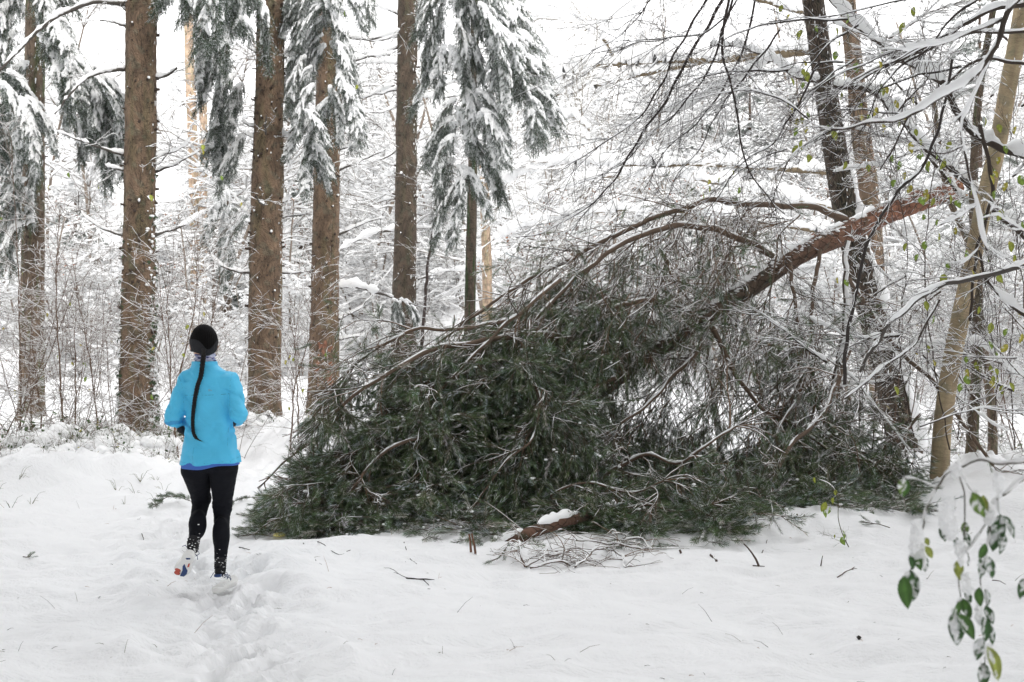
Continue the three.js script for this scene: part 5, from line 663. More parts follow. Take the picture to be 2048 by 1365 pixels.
{ // fine dark twigs arching over the upper right
  seed(941); for (let k = 0; k < 15; k++) { const x = rr(1500, 2040), y = rr(-40, 300), a = rr(2.2, 3.6), L = rr(140, 330), b = rr(-.55, .1), q = [x + Math.cos(a) * L * .5, y + Math.sin(a) * L * .3 + 20], e = [q[0] + Math.cos(a + b) * L * .5, q[1] + Math.abs(Math.sin(a + b)) * L * .6]; spray(RT, [[x, y], q, e], rr(9.5, 13), [rr(.006, .011), .002], .003, 11, .5, { ts: .0012, tr: .0024, gap: .25, col: [.036, .028, .024] }); }
}
{ // near, heavily snowed branch at the upper right, out of focus
  const o = thing('snow_laden_branch', 'near blurred branch carrying a thick ridge of snow, reaching in from the upper right corner', 'branch', P(2090, -40, 5.2));
  spray(o, [[2100, -60], [2030, 5], [2005, 40], [1990, 90], [1960, 135], [1925, 170], [1880, 195], [1830, 225], [1790, 245], [1740, 247], [1690, 262], [1640, 258]], 5.2, [.014, .003], (t) => (t < .5 ? lerp(.014, .023, t * 2) : lerp(.023, .003, Math.pow((t - .5) * 2, .6))), 7, .18, { share: .5, freq: 1.2, gap: 0, tr: .002, ts: .003, sides: 10, low: .05 });
  spray(o, [[2005, 40], [1950, 60], [1890, 85], [1840, 92], [1790, 100]], 5.2, [.006, .002], .012, 5, .15, { tr: .002, ts: .004 });
  spray(o, [[1985, 110], [1950, 190], [1920, 250], [1940, 330], [1950, 400], [1962, 445], [1978, 500]], 5.3, [.006, .004], .011, 6, .12, { tr: .002, ts: .005, low: -1, gap: 0 });
  spray(o, [[1955, 410], [1900, 440], [1880, 448]], 5.3, [.004, .002], .008, 3, .1, { tr: .002, ts: .004 });
  spray(o, [[1930, 290], [1890, 310], [1850, 300]], 5.3, [.003, .002], .007, 3, .1, { tr: .0016, ts: .004 }); spray(o, [[2060, 470], [2000, 430], [1960, 440]], 5.3, [.003, .002], .007, 3, .1, { tr: .0016, ts: .004 });
}
{ // fine dark branches sweeping down from above in the middle
  const o = thing('drooping_bare_branches', 'fine dark bare branches sweeping down to the left above the fallen pine', 'branch', P(1560, -200, 9.5)); const op = { col: [.035, .027, .024], tr: .0022, ts: .0022, low: .5, lv: 2, fork: .45 };
  for (const [pxs, r, n] of [
    [[[1520, -120], [1440, 10], [1385, 105], [1330, 205], [1285, 270], [1235, 350], [1180, 410], [1100, 460], [1030, 475]], [.011, .002], 22], [[[1440, -80], [1400, 20], [1360, 90], [1310, 190], [1260, 250], [1190, 300], [1130, 330]], [.008, .002], 18],
    [[[1480, -60], [1420, 130], [1350, 230], [1310, 260], [1240, 330], [1160, 370]], [.008, .0016], 16], [[[1520, -80], [1500, 60], [1450, 170], [1400, 240], [1330, 300], [1290, 380]], [.008, .002], 16],
    [[[1480, -100], [1450, 30], [1446, 115], [1466, 170], [1476, 240], [1492, 320], [1510, 360], [1570, 430]], [.009, .003], 12], [[[1500, -60], [1430, 55], [1330, 80], [1260, 90], [1200, 110]], [.006, .0012], 12],
    [[[1560, 60], [1500, 140], [1445, 210], [1400, 300], [1350, 360], [1330, 400]], [.006, .0016], 12], [[[1640, 120], [1590, 220], [1540, 290], [1490, 320], [1450, 370], [1410, 440]], [.007, .002], 12], [[[1620, 240], [1560, 200], [1500, 180], [1440, 190], [1380, 200]], [.005, .0014], 10],
    [[[1330, -70], [1290, 20], [1260, 50], [1215, 90], [1180, 100]], [.005, .001], 10]]) spray(o, pxs, 9.6 + rr(-.6, .6), [r[0] * 1.25, r[1] * 1.2], .003, Math.round(n * 1.4), .45, op);
}
{ // stout beech limbs in the background, thick with snow
  const o = thing('beech_limbs', 'thick snow topped beech limbs reaching left across the background centre', 'tree', onGround(1795, 31)); trunkMesh(o, [[1790, 780, 24], [1735, 590, 22], [1690, 420, 20], [1656, 220, 18], [1632, 20, 16], [1600, -300, 12]], 31, M.spruceGrey, { moss: 1 });
  for (const [pxs, r, a] of [[[[1640, 100], [1430, 120], [1320, 122], [1200, 132], [1110, 155], [1055, 165]], [.1, .03], .2], [[[1400, 125], [1280, 150], [1160, 178], [1080, 200], [1010, 235]], [.06, .02], .16], [[[1240, 135], [1190, 60], [1120, 40], [1060, 30]], [.04, .012], .14], [[[1660, 345], [1420, 330], [1250, 330], [1130, 325], [1040, 345], [1000, 370]], [.06, .015], .18], [[[1680, 420], [1320, 350], [1180, 360], [1060, 400], [990, 440]], [.05, .015], .15], [[[1690, 470], [1300, 420], [1150, 430], [1050, 450], [985, 480]], [.05, .012], .13], [[[1180, 260], [1140, 230], [1110, 250]], [.03, .012], .1], [[[1630, 30], [1400, -20], [1250, 20], [1170, 60]], [.05, .012], .12]])
    spray(o, pxs, 30 + rr(-1.5, 1), r, a, 22, 1.3, { share: .4, freq: 1, gap: 0, tr: .008, ts: .025, lv: 2, col: [.16, .125, .08] });
}
// leaf blades of several sizes, pointed, slightly folded; base at the origin, tip along -y
function leafGeo(L, wd, col, snowF, sd) {
  seed(sd); const g = new G(), n = 8, rows = [];
  for (let k = 0; k <= n; k++) { const t = k / n, w = wd * Math.pow(Math.sin(Math.PI * Math.pow(t, .85)), .8) * (1 - .15 * t), y = -L * t, z = .12 * L * Math.sin(t * 2.6) * .6; rows.push([-1, -.5, 0, .5, 1].map((s) => [w * s, y + .04 * L * Math.abs(s) * (1 - t), z + Math.abs(s) * w * .35])); }
  const base = g.p.length / 3; rows.forEach((row, k) => row.forEach(([x, y, z], j) => { const m = (j === 2 ? 1.5 : 1) * (.85 + .3 * n3(x * 130, y * 130, sd)), sn = snowF && n3(x * 90 + sd, y * 70, 3) + n3(x * 220, y * 220, sd) * .5 > .95 - snowF * 1.1; g.v(x, y, z, 0, 0, 1, 0, 0, sn ? [.85, .86, .88] : col.map((c) => c * m)); }));
  for (let k = 0; k < n; k++) for (let j = 0; j < 4; j++) { const a = base + k * 5 + j; g.i.push(a, a + 5, a + 1, a + 1, a + 5, a + 6); }
  const ge = g.geo(); ge.computeVertexNormals(); return ge;
}
{
  const D = 3.1, Z = (x, y, dz = 0) => P(1700 + x / 3.2126, 940 + y / 3.2126, D + dz), o = thing('leafy_sprig', 'near drooping sprig of green oval leaves loaded with snow, lower right corner', 'branch', Z(1200, 0)); seed(950);
  const stemCol = [.06, .05, .03], stem = (zs, r) => { const g = new G(), w = new G(), pts = curve(zs.map(([a, b]) => Z(a, b, rr(-.02, .02))), .008, .001, 30); tube(g, pts, r, 6, stemCol); snowOn(w, pts, r, .0035, 6, { freq: 20, low: .05, gap: .1, share: 1 }); const m = g.build('stem', M.wood, o); if (!w.empty) tag(w.build('snow', M.softSnow, m), null, null, null, 'stuff'); };
  stem([[1240, -55], [1118, -48], [950, -40], [840, -64], [700, -10], [640, 10], [560, 120], [500, 230], [465, 400], [430, 530], [395, 640], [350, 690]], [.0032, .0012]); stem([[690, 0], [735, 150], [740, 330], [735, 480], [765, 560], [760, 620]], [.0018, .001]); stem([[1240, 20], [1100, 75], [1000, 160], [945, 190], [905, 280], [840, 400], [770, 500], [720, 570], [700, 700], [715, 830], [690, 850]], [.0028, .001]); stem([[950, 185], [962, 290], [975, 330]], [.0014, .001]); stem([[880, 330], [905, 380], [875, 500], [840, 560], [840, 700], [850, 900], [860, 1100], [870, 1260]], [.0016, .001]); stem([[560, 120], [420, 60], [350, 55]], [.001, .0008]); stem([[800, 160], [760, 100], [700, 10]], [.001, .0008]); stem([[1200, 690], [1110, 705]], [.001, .001]);
  const cols = { g: [.055, .13, .024], d: [.035, .09, .024], y: [.26, .3, .06], l: [.12, .2, .035] }, leaves = [[345, 60, 318, 158, 'l', .3], [372, 68, 375, 190, 'g', .1], [790, 150, 822, 292, 'l', .5], [858, 168, 852, 290, 'y', .1], [590, 350, 608, 460, 'd', .3], [425, 525, 428, 632, 'g', .05], [470, 545, 502, 664, 'd', .5], [388, 556, 384, 638, 'd', 0], [486, 440, 512, 492, 'y', 0], [484, 495, 504, 556, 'y', 0], [345, 690, 330, 866, 'g', .22], [392, 650, 420, 862, 'd', .5], [868, 476, 798, 562, 'g', 0], [866, 556, 872, 684, 'd', .55], [835, 570, 828, 700, 'd', .7], [970, 296, 936, 534, 'd', .55], [982, 300, 1022, 436, 'd', .5], [975, 400, 994, 562, 'd', .5], [705, 580, 718, 718, 'y', .25], [738, 336, 776, 436, 'l', .35], [728, 400, 744, 484, 'd', .4], [704, 836, 624, 958, 'g', 0], [690, 900, 694, 1134, 'd', .5], [696, 936, 768, 1078, 'g', .35], [726, 830, 792, 964, 'g', .15], [755, 765, 796, 866, 'd', .3], [832, 760, 812, 864, 'g', .1], [868, 770, 886, 894, 'd', .65], [872, 880, 900, 984, 'd', .5], [858, 950, 846, 1094, 'd', .3], [880, 990, 908, 1126, 'd', .3], [850, 1085, 842, 1244, 'd', .8], [885, 1145, 912, 1338, 'y', .35], [862, 1245, 866, 1420, 'd', .8], [1110, 705, 1108, 845, 'd', .4], [685, 436, 676, 506, 'd', .3]];
  leaves.forEach(([x0, y0, x1, y1, c, s], k) => {
    const a = Z(x0, y0, rr(-.03, .02)), b = Z(x1, y1, rr(-.03, .03)); b.z = a.z + rr(-.012, .012); const L = a.distanceTo(b), m = add(new THREE.Mesh(leafGeo(L, L * rr(.2, .25) + .002, cols[c], s, 960 + k), M.leaf), 'leaf', o); m.position.copy(a).sub(o.position); m.quaternion.setFromUnitVectors(V(0, -1, 0), b.clone().sub(a).normalize()); m.rotateY(rr(-.7, .7));
    if (s > .25) { const cl = [], G3 = Math.round(rr(2, 4)); for (let q = 0; q < G3; q++) { const t = rr(.05, .75); cl.push([V(rr(-.3, .3) * L * .4, -L * t, .004), L * rr(.04, .085)]); } const ge = netGeo((x, y, z) => { let d = .05; for (const [c2, r] of cl) d = smin(d, Math.hypot((x - c2.x), (y - c2.y) * .55, (z - c2.z) * 1.5) - r, .006); return d + .003 * n3(x * 110, y * 110, z * 110) + .0016 * n3(x * 260, y * 260, z * 260); }, V(-L * .4, -L * 1.1, -.02), V(L * .4, .25 * L, .025), .0022, () => WHITE); if (ge.attributes.position.count) tag(add(new THREE.Mesh(ge, M.softSnow), 'snow', m), null, null, null, 'stuff'); }
  });
  for (const list of [[[625, 230, .019], [618, 290, .021], [632, 350, .022], [650, 400, .016], [640, 215, .012]], [[430, 350, .012], [430, 410, .017], [425, 470, .02], [440, 540, .018], [465, 600, .012], [410, 560, .01]], [[960, 60, .014], [962, 110, .013], [960, 160, .008]], [[690, -10, .012], [655, -4, .009], [672, 20, .01]], [[915, 250, .01], [895, 320, .012], [905, 290, .011]], [[712, 480, .01], [705, 540, .012], [715, 600, .009]], [[745, 700, .012], [755, 760, .014], [735, 730, .01]], [[835, 860, .01], [830, 930, .012], [840, 990, .008]], [[672, 920, .009], [668, 990, .011], [680, 1060, .008]], [[895, 1150, .01], [888, 1190, .009]], [[800, 160, .01], [812, 190, .009]]]) {
    const cs = list.map(([x, y, r]) => [Z(x, y, -.012).sub(o.position), r]), lo = V(9, 9, 9), hi = V(-9, -9, -9); cs.forEach(([c, r]) => { lo.min(c.clone().subScalar(r * 1.7)); hi.max(c.clone().addScalar(r * 1.7)); });
    tag(add(new THREE.Mesh(netGeo((x, y, z) => { let d = .1; for (const [c, r] of cs) d = smin(d, Math.hypot(x - c.x, (y - c.y) * .8, (z - c.z) * 1.2) - r * .8, .008); return d + .0045 * n3(x * 60, y * 60, z * 60) + .0025 * n3(x * 150, y * 150, z * 150) + .0014 * n3(x * 330, y * 330, z * 330); }, lo, hi, .0028, () => WHITE), M.softSnow), 'snow', o), null, null, null, 'stuff');
  }
}
// yellow green leaves still hanging among the right-hand twigs and on saplings at the left
seed(970);
const HANG = [leafGeo(.055, .017, [.3, .34, .05], .2, 971), leafGeo(.05, .018, [.2, .3, .045], .2, 972), leafGeo(.05, .016, [.42, .38, .06], .2, 973)];
function hangLeaf(o, px, py, d, sc = 1) { const m = add(new THREE.Mesh(HANG[Math.floor(rnd() * 3)], M.leaf), 'leaf', o); m.position.copy(P(px, py, d)).sub(o.position); m.rotation.set(rr(-.5, .5), rr(-1.2, 1.2), rr(-.5, .5)); m.scale.setScalar(sc * rr(.8, 1.25)); }
{
  const o = thing('leafy_sapling', 'thin saplings with a few yellow green leaves among the twigs along the right edge', 'sapling', onGround(1965, 13.5));
  for (const p of [[[2030, 900], [2022, 700], [2035, 500], [2020, 330], [2040, 150]], [[1900, 900], [1865, 700], [1850, 520], [1870, 300], [1855, 120]], [[1985, 880], [1998, 720], [1990, 560], [2010, 400]], [[1830, 880], [1800, 690], [1815, 500], [1790, 330]], [[2060, 860], [2050, 620], [2030, 400]], [[1915, 880], [1935, 740], [1930, 620], [1900, 480]], [[1745, 900], [1750, 760], [1730, 640], [1745, 520]]]) spray(o, p, 14 + rr(-1.2, 2.5), [.008, .003], .004, 20, .55, { lv: 2, ts: .006, fork: .6, from: .3, col: [.07, .052, .04] });
  for (let k = 0; k < 130; k++) { const t = rnd(); hangLeaf(o, t < .7 ? rr(1790, 2045) : rr(1560, 1860), t < .7 ? rr(230, 780) : rr(10, 330), rr(11.2, 14.5), 1.5); }
}
for (const [px, py] of [[690, 20], [1420, 360], [1418, 372], [1440, 355], [1405, 385], [1465, 340], [1480, 375], [1690, 560], [1675, 555], [1830, 20], [1565, 10], [1600, 190], [1585, 215]]) hangLeaf(RT, px, py, 12.2, 1.1);
{ // young sapling with withered leaves in front of the pine
  const o = thing('small_sapling', 'small bent sapling with pale yellow green leaves before the right end of the pine', 'sapling', ground(1702, 1102)); spray(o, [[1702, 1102], [1688, 1075], [1680, 1045], [1678, 1010], [1665, 975], [1640, 960]], 10.9, [.004, .0016], .003, 5, .16, { tr: .0014, ts: .002, col: [.09, .07, .03] });
  for (const [x, y, s] of [[1652, 1005, 1.3], [1660, 1015, 1.3], [1646, 1022, 1.2], [1672, 980, .9], [1686, 1062, 1.2], [1684, 1075, 1.3], [1671, 1070, .7], [1630, 955, 1], [1668, 996, 1]]) hangLeaf(o, x, y, 10.9, s);
}
// saplings and thin stems on the left
const SAP = [[40, 905, 22, 280, 'tallest thin brown sapling at the far left, rising past the olive trunk'], [127, 935, 118, 420, 'thin brown sapling just left of the ivy covered trunk'], [150, 930, 152, 560, 'short thin sapling close to the ivy covered trunk, on its left'], [345, 920, 395, 470, 'thin sapling rising between the ivy covered trunk and the runner'], [356, 900, 330, 560, 'leaning sapling touching the right flank of the ivy covered trunk'], [382, 880, 440, 540, 'sapling rising right behind the head of the runner'], [579, 888, 625, 560, 'thin sapling between the second and third spruce trunks'], [598, 870, 600, 600, 'short sapling close left of the third spruce trunk'], [835, 640, 880, 330, 'leaning dark sapling right of the slender central trunk'], [85, 925, 60, 600, 'bent sapling at the foot of the olive trunk'], [205, 930, 140, 540, 'thin stem leaning left before the ivy covered trunk']];
SAP.forEach(([x0, y0, x1, y1, label], k) => { seed(1000 + k); const d = k === 8 ? 27 : Math.min(20.5, 17.8 + rr(0, 2)), f = onGround(x0, d), o = thing('sapling', label, 'sapling', f), q = toPx(f); spray(o, [[q[0], q[1] + 4], [lerp(x0, x1, .35) + rr(-9, 9), lerp(y0, y1, .35)], [lerp(x0, x1, .7) + rr(-12, 12), lerp(y0, y1, .7)], [x1, y1]], d, k === 8 ? [.04, .02] : [.013, .003], .004, 26, .75, { lv: 2, ts: .003, tr: .0036, from: .15, fork: .55, col: k === 8 ? [.06, .045, .04] : [.13, .085, .058] }); if (k < 8) for (let q2 = 0; q2 < 4; q2++) hangLeaf(o, lerp(x0, x1, rr(.1, .9)) + rr(-40, 40), lerp(y0, y1, rr(.05, .8)), d, 1.2); });
for (const [px, py, s] of [[406, 290, 2], [300, 390, 1.7], [443, 352, 1.8], [137, 345, 2], [198, 370, 1.6], [98, 370, 1.3], [483, 405, 1.4], [405, 300, 1.4], [715, 170, 1.5]]) hangLeaf(T1.o, px, py, 19.5, s * .9);
{ // ivy on the first trunk and withered beech leaves before the third
  seed(1040); const g = new G(), w = new G(); for (let k = 0; k < 620; k++) { const y = rr(.05, 1) * rr(.3, 4.2), c = T1.at(y), a = (rnd() < .62 ? rr(-.7, .7) : rr(2.4, 3.6)), r = T1.rad(y) * rr(1.0, 1.16), p = V(c.x + Math.cos(a) * r, y, c.z + Math.sin(a) * r + .02), s = rr(.02, .045), n = V(Math.cos(a) + rr(-.5, .5), rr(-.2, .6), Math.sin(a) + rr(0, .8)).normalize(), [d, e, u] = basis(n), m = rr(.6, 1.5), sn = rnd() < .3, col = sn ? [.8, .81, .83] : [.035 * m, .06 * m, .025 * m], q = (i, j) => p.clone().addScaledVector(e, i * s).addScaledVector(u, j * s).toArray(); const tg = sn ? w : g; tg.tri(q(-1, .2), q(0, -1.1), q(.0, .7), col); tg.tri(q(1, .2), q(0, .7), q(0, -1.1), col); }
  tag(g.build('ivy', M.leaf, T1.o), null, null, null, 'stuff'); const sg = new G(); for (let k = 0; k < 170; k++) { const y = rr(.1, 3.6), c = T1.at(y), a = rnd() < .6 ? rr(-.7, .9) : rr(2.4, 3.5), r = T1.rad(y) * 1.08; blob(sg, V(c.x + Math.cos(a) * r, y, c.z + Math.sin(a) * r + .03), rr(.008, .036) * rnd() + .006, V(1.3, .8, 1.1)); } tag(sg.build('snow', M.snow, T1.o), null, null, null, 'stuff'); tag(w.build('frosted_ivy', M.leaf, T1.o), null, null, null, 'stuff');
  const b = thing('withered_beech_twig', 'twig of withered rusty beech leaves hanging before the third spruce trunk', 'twig', onGround(630, 21.5)); spray(b, [[628, 860], [632, 780], [640, 720], [648, 680]], 21.5, [.012, .004], .006, 8, .4, { col: [.1, .07, .05] });
  const RL = [leafGeo(.085, .026, [.26, .12, .075], .15, 1041), leafGeo(.075, .024, [.33, .17, .1], .2, 1042)]; for (let k = 0; k < 34; k++) { const m = add(new THREE.Mesh(RL[k % 2], M.leaf), 'leaf', b); m.position.copy(P(650 + rr(-14, 16), [690, 716, 745, 760][k % 4] + rr(-10, 10), 21.4)).sub(b.position); m.rotation.set(rr(-.8, .8), rr(-3, 3), rr(-.9, .9)); m.scale.setScalar(rr(.8, 1.3)); }
}
// thin snow plastered stems behind the pine
[[[1262, 1010], [1250, 960], [1238, 880], [1215, 780], [1195, 700], [1180, 600], 15.6, 'thin snow plastered stem standing behind the middle of the pine'], [[1448, 1000], [1440, 900], [1425, 780], [1412, 660], [1405, 560], [1390, 420], 16.6, 'pale snow plastered stem below the kink of the pine trunk'], [[1640, 1000], [1650, 900], [1668, 780], [1688, 660], [1690, 560], [1694, 480], 15.2, 'knotty snow plastered stem just left of the leaning trunk']].forEach((a, k) => { seed(1060 + k); const label = a.pop(), d = a.pop(), f = onGround(a[0][0], d), o = thing('young_tree', label, 'young tree', f), q = toPx(f); const pts = curve([[q[0], q[1] + 6], ...a.slice(1)].map(([x, y]) => P(x, y, d)), .06, .02, 3), g = new G(), w = new G(); tube(g, pts, [.036, .022], 9, [.1, .08, .065]); tube(w, pts.map((p) => V(p.x + .012, p.y, p.z + .012)), (t) => lerp(.036, .022, t) * clamp(.92 + .25 * n2(t * 40, k), .5, 1.15), 9, WHITE, { rough: (th, l) => 1 + .2 * n3(Math.cos(th) * 2, l * 9, Math.sin(th) * 2) }); g.build('trunk', M.wood, o); w.build('snow', M.snow, o); for (let j = 0; j < 7; j++) { const p = pts[Math.floor(rr(.3, 1) * (pts.length - 1))], [x, y] = toPx(p), s = rnd() < .5 ? -1 : 1; spray(o, [[x, y], [x + s * 40, y - rr(-20, 30)], [x + s * rr(70, 120), y - rr(-30, 50)]], d, [.008, .003], .004, 7, .35); } });
// ---------- sticks and litter on the snow ----------
seed(1100);
function stick(pxs, r, label, opt = {}) {   // a broken twig lying on or standing in the snow; pxs [px, py, lift in metres]
  const pts0 = pxs.map(([a, b, up]) => { if (!up) { const p = ground(a, b); p.y += r * .4; return p; } const g0 = ground(a, pxs[0][1]), d = -g0.z + (opt.dz ?? 0); return P(a, b, d); });
  const o = thing(opt.name ?? 'fallen_twig', label, opt.cat ?? 'twig', pts0[0].clone()), pts = curve(pts0, .03, .004, 8), g = new G(), w = new G(), col = opt.col ?? [.075, .05, .038];
  tube(g, pts, [r, r * (opt.taper ?? .5)], 7, () => { const m = rr(.8, 1.2); return col.map((c) => c * m); }, { cap: true, capCol: [.2, .13, .08], rough: (th, l) => 1 + .12 * n3(Math.cos(th) * 2, l * 14, Math.sin(th) * 2) });
  for (let k = 0; k < (opt.forks ?? 0); k++) twig(g, null, pts[Math.floor(rr(.2, .9) * (pts.length - 1))], V(rr(-1, 1), rr(-.1, .5), rr(-.3, .3)), rr(.08, .2), r * .5, 1, 0, col);
  if (opt.snow) snowOn(w, pts, [r, r * .6], opt.snow, 7, { freq: 7, gap: .2, low: .1, share: .4 });
  g.build('stick', M.wood, o); if (!w.empty) tag(w.build('snow', M.snow, o), null, null, null, 'stuff'); return o;
}
stick([[1488, 1088, .1], [1506, 1108, .1], [1518, 1134, .1]].reverse().map((p, k) => k ? p : [p[0], p[1]]), .0085, 'bent brown stick standing alone in the snow, right of centre');
stick([[1506, 1133], [1530, 1134]], .006, 'short stick lying at the foot of the bent standing stick');
stick([[1422, 1112], [1434, 1124]], .011, 'short thick snow dusted stump of a branch left of the bent stick', { snow: .006, taper: .9 });
stick([[1362, 1108], [1360, 1100, .03]], .009, 'tiny dark stick end poking out of the snow below the pine', { taper: .9 });
stick([[1455, 1064], [1480, 1052, .06], [1508, 1036, .1]], .012, 'pale broken branch slanting up from the snow below the pine, right of centre', { col: [.16, .09, .05], taper: .7 });
stick([[1594, 1054], [1600, 1040, .06], [1610, 1030, .1]], .01, 'short mossy stub standing in the snow by the right end of the pine', { col: [.11, .09, .05] });
stick([[632, 1060, .02], [634, 1085], [648, 1100], [675, 1106], [700, 1102]], .0045, 'curved dark twig lying in a loop left of centre', { col: [.05, .04, .035] });
stick([[598, 1068, .02], [606, 1090], [632, 1112]], .004, 'thin curved twig left of the looped twig', { col: [.05, .04, .035] });
stick([[808, 1085, .05], [820, 1110], [834, 1129]], .0035, 'thin slanting twig alone in the snow below the middle of the crown', { col: [.06, .045, .04] });
stick([[942, 1112], [941, 1090, .06], [938, 1068, .1]], .009, 'left of two reddish stumps standing upright before the pine', { col: [.17, .085, .05], taper: .8, group: 1 });
stick([[951, 1114], [949, 1094, .06], [943, 1068, .1]], .009, 'right of two reddish stumps standing upright before the pine', { col: [.15, .08, .05], taper: .8 });
stick([[812, 1158], [830, 1159], [868, 1160]], .006, 'dark flat twig lying in the open snow in the centre foreground', { col: [.04, .034, .03], forks: 1 });
stick([[846, 1160], [858, 1172]], .004, 'short side twig under the dark flat twig in the centre foreground', { col: [.04, .034, .03] });
stick([[1675, 1156], [1690, 1146], [1710, 1136]], .004, 'forked twig flat on the snow right of the bent stick', { forks: 2, col: [.09, .06, .04] });
stick([[1642, 1130], [1646, 1112, .03]], .005, 'small upright twig between the bent stick and the leafy sprig');
stick([[1985, 1162], [2000, 1163], [2012, 1170]], .004, 'short dark twig behind the leafy sprig at the right edge');
stick([[1716, 1280], [1722, 1274, .02]], .012, 'small dark cone half sunk in the open snow of the right foreground', { name: 'fallen_cone', cat: 'cone', taper: .8, col: [.03, .025, .02], snow: .006 });
stick([[1524, 1097], [1535, 1082], [1548, 1070]], .0035, 'thin twig lying right above the bent standing stick');
stick([[283, 1078], [292, 1086], [307, 1089]], .0035, 'fine twig curving over the snow left of the runner');
stick([[478, 1096], [500, 1101]], .005, 'flat grey twig just right of the calves of the runner', { col: [.1, .1, .09] });
{ // log of the pine snapped off, lying in front
  const o = thing('snapped_log', 'short snow covered log with reddish bark lying at the front of the pine', 'log', ground(990, 1103)); const pts = curve([[985, 1102, 10.95], [1040, 1074, 11.05], [1110, 1048, 11.3], [1180, 1034, 11.6], [1235, 1022, 11.9]].map(([a, b, d]) => P(a, b, d)), .04, .01, 2), g = new G(), w = new G();
  tube(g, pts, [.05, .04], 16, (t, nx) => { const m = rr(.9, 1.1); return [m * .5, m * .55, m * .6]; }, { uv: true, uvr: .05, cap: true, rough: (th, l) => 1 + .08 * n3(Math.cos(th) * 2, l * 8, Math.sin(th) * 2) }); snowOn(w, pts, [.045, .036], .03, 10, { freq: 2, gap: .35, low: .1, rough: (th, l, p) => 1 + .2 * n3(p.x * 16, p.y * 16, p.z * 16) }); g.build('bark', M.pine, o); tag(w.build('snow', M.snow, o), null, null, null, 'stuff');
}
{ // heap of broken twigs at the front of the pine
  const o = thing('twig_heap', 'tangle of bare curling twigs broken off the pine, lying in front of its middle', 'twigs', ground(1160, 1125)), g = new G(), w = new G();
  for (const [a, b, d] of [[[1300, 1106], [1230, 1100], [1130, 1080]], [[1050, 1138], [1040, 1110], [1036, 1080]], [[1052, 1138], [1090, 1120], [1140, 1110]], [[1140, 1135], [1110, 1118], [1100, 1095]], [[1150, 1138], [1190, 1110], [1240, 1092]], [[1060, 1140], [1110, 1138], [1160, 1128]], [[1210, 1100], [1240, 1120], [1250, 1140]], [[1300, 1106], [1280, 1085], [1240, 1082]]]) {
    const pts = curve([a, b, d].map(([x, y], k) => { const q = ground(x, Math.max(y, 1098)); const p = P(x, y, -q.z - (y < 1098 ? 0 : 0)); p.y = Math.max(p.y, gy(p.x, p.z) + .012) + (k === 1 ? .03 : 0); return p; }), .03, .012, 5); tube(g, pts, [.007, .003], 6, [.11, .075, .055]); snowOn(w, pts, [.007, .003], .007, 5, { freq: 6, gap: .2 });
    for (let k = 0; k < 8; k++) { const p = pts[Math.floor(rnd() * pts.length)].clone(); p.y = Math.max(p.y, gy(p.x, p.z) + .01); pineTwig(g, w, p, V(rr(-1, 1), rr(-.05, .6), rr(-.6, .6)), rr(.15, .34), .0036, 1, { green: 0, droop: .12 }); } }
  tag(g.build('twigs', M.wood, o), null, null, null, 'stuff'); tag(w.build('snow', M.snow, o), null, null, null, 'stuff');
}
// loose pine sprays on the snow
[[[305, 1030], [345, 1012], [385, 1010], 'green pine spray arching over the snow left of the legs of the runner'], [[455, 1020], [475, 1010], [510, 1000], 'pine spray just right of the knees of the runner'], [[485, 1080], [515, 1078], [545, 1074], 'flat frosted pine spray on the snow beside the yellow leaf'], [[985, 1130], [1000, 1122], [1018, 1112], 'small pine tuft before the snapped log'], [[1780, 1062], [1750, 1055], [1720, 1050], 'thin pine tuft on the snow right of the small sapling'], [[45, 1122], [55, 1120], [62, 1117], 'tiny dark needle tuft on the snow near the left edge']].forEach(([a, b, c, label], k) => {
  seed(1150 + k); const q = [a, b, c].map(([x, y]) => { const p = ground(x, y); p.y += .03; return p; }); if (k === 0) { q[1].y += .05; q[2].y += .04; } const o = thing('pine_spray', label, 'twig', q[0].clone()), pts = curve(q, .03, .004, 5), g = new G(); tube(g, pts, [.004, .003], 5, [.09, .065, .045]); const list = [], n = [26, 16, 16, 8, 7, 3][k];
  for (let i = 0; i < n; i++) { const j = Math.floor(rr(0, pts.length - 1)), d = pts[j].clone().sub(pts[j + 1]).normalize().multiplyScalar(k > 3 ? -1 : 1).add(V(rr(-.5, .5), rr(-.15, .35), rr(-.5, .5))).normalize(); qq.position.copy(pts[j]).sub(o.position); qq.quaternion.setFromUnitVectors(upY, d); qq.rotateY(rr(0, 6)); qq.scale.setScalar(rr(.55, .9) * (k > 2 ? .7 : 1)); qq.updateMatrix(); list.push(qq.matrix.clone()); }
  g.build('stem', M.wood, o); const im = new THREE.InstancedMesh(shootGeo[k % 3], M.needle, list.length); list.forEach((m, i) => im.setMatrixAt(i, m)); add(im, 'needles', o); im.userData.kind = 'stuff'; });
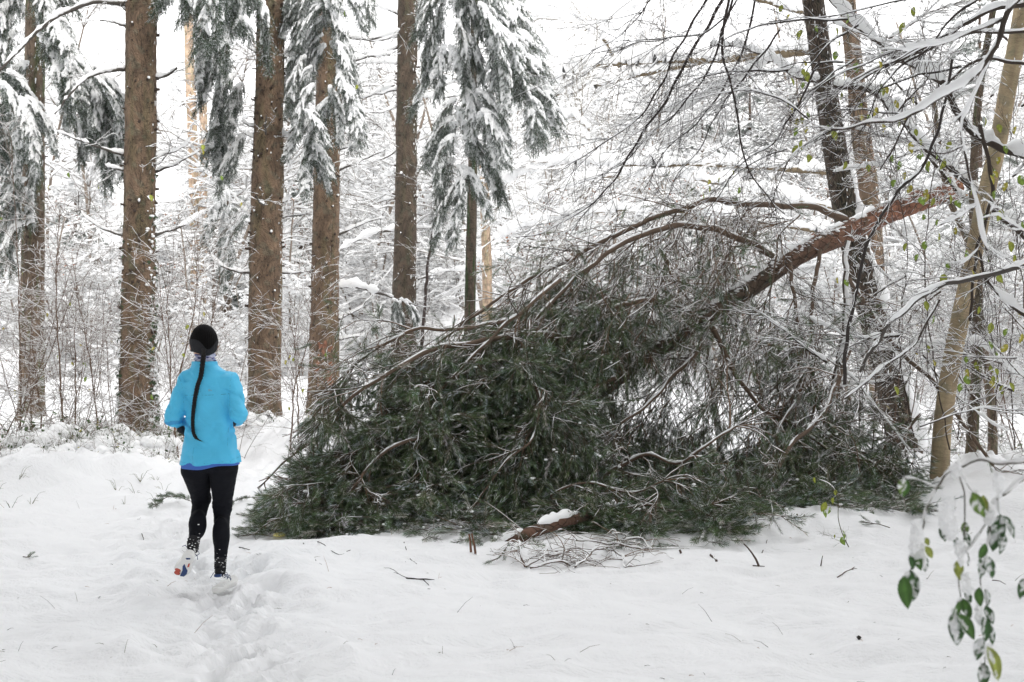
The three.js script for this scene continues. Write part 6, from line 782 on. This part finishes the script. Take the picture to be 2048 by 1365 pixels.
{ const o = ground(558, 1071), m = add(new THREE.Mesh(netGeo((x, y, z) => (Math.hypot(x / .05, y / .016, z / .06) - 1) * .016 + .004 * n3(x * 40, y * 40, z * 40), V(-.07, -.03, -.08), V(.07, .03, .08), .006), new THREE.MeshStandardMaterial({ color: new THREE.Color().setRGB(.8, .72, .28), roughness: .9 })), 'snow_lump', scene); m.position.set(o.x, o.y + .01, o.z); tag(m, 'small lump of pale yellow stained snow beside the left tip of the pine', 'snow'); }
{ // grass blades, needles, bark crumbs scattered over the snow: too small to count
  seed(1170); const g = new G(); for (let k = 0; k < 170; k++) { const px = rr(-40, 2090), py = 1000 + 365 * Math.pow(rnd(), 1.5); const p = ground(px, py), dist = -p.z; const tall = rnd() < .35, L = tall ? rr(.03, .1) : rr(.01, .05), a = rr(0, 6.28), up = tall ? rr(.3, 1) : .06, col = rnd() < .2 ? [.3, .14, .06] : rnd() < .5 ? [.14, .13, .07] : [.06, .05, .04], q = p.clone().add(V(Math.cos(a) * L, L * up, Math.sin(a) * L)); p.y += .001; tube(g, [p, p.clone().lerp(q, .5).add(V(0, L * .1, 0)), q], [rr(.0008, .0018), .0005], 3, col); if (rnd() < .2) { const e = p.clone().add(V(rr(-.02, .02), .004, rr(-.02, .02))); g.tri(e.toArray(), e.clone().add(V(rr(.008, .02), .004, 0)).toArray(), e.clone().add(V(0, .006, rr(.008, .02))).toArray(), col); } }
  for (let t = 0; t < 16; t++) { const px = t < 15 ? rr(-20, 330) : rr(1850, 2060), py = t < 15 ? rr(935, 1015) : rr(1000, 1050), p = ground(px, py); for (let k = 0; k < 2 + rnd() * 6; k++) { const L = rr(.04, .2), a = rr(0, 6.28), q = p.clone().add(V(Math.cos(a) * L * .7, L * rr(.05, .9), Math.sin(a) * L * .7)); tube(g, [p.clone().add(V(0, -.02, 0)), p.clone().lerp(q, .55).add(V(0, L * .18, 0)), q], [.0026, .0006], 3, rnd() < .5 ? [.16, .15, .06] : [.09, .1, .04]); } }
  const o = thing('snow_litter', 'scattered grass blades, needles and bark crumbs sticking out of the snow', 'litter'); o.userData.kind = 'stuff'; tag(g.build('blades', M.wood, o), null, null, null, 'stuff');
}
renderer.render(scene, camera);
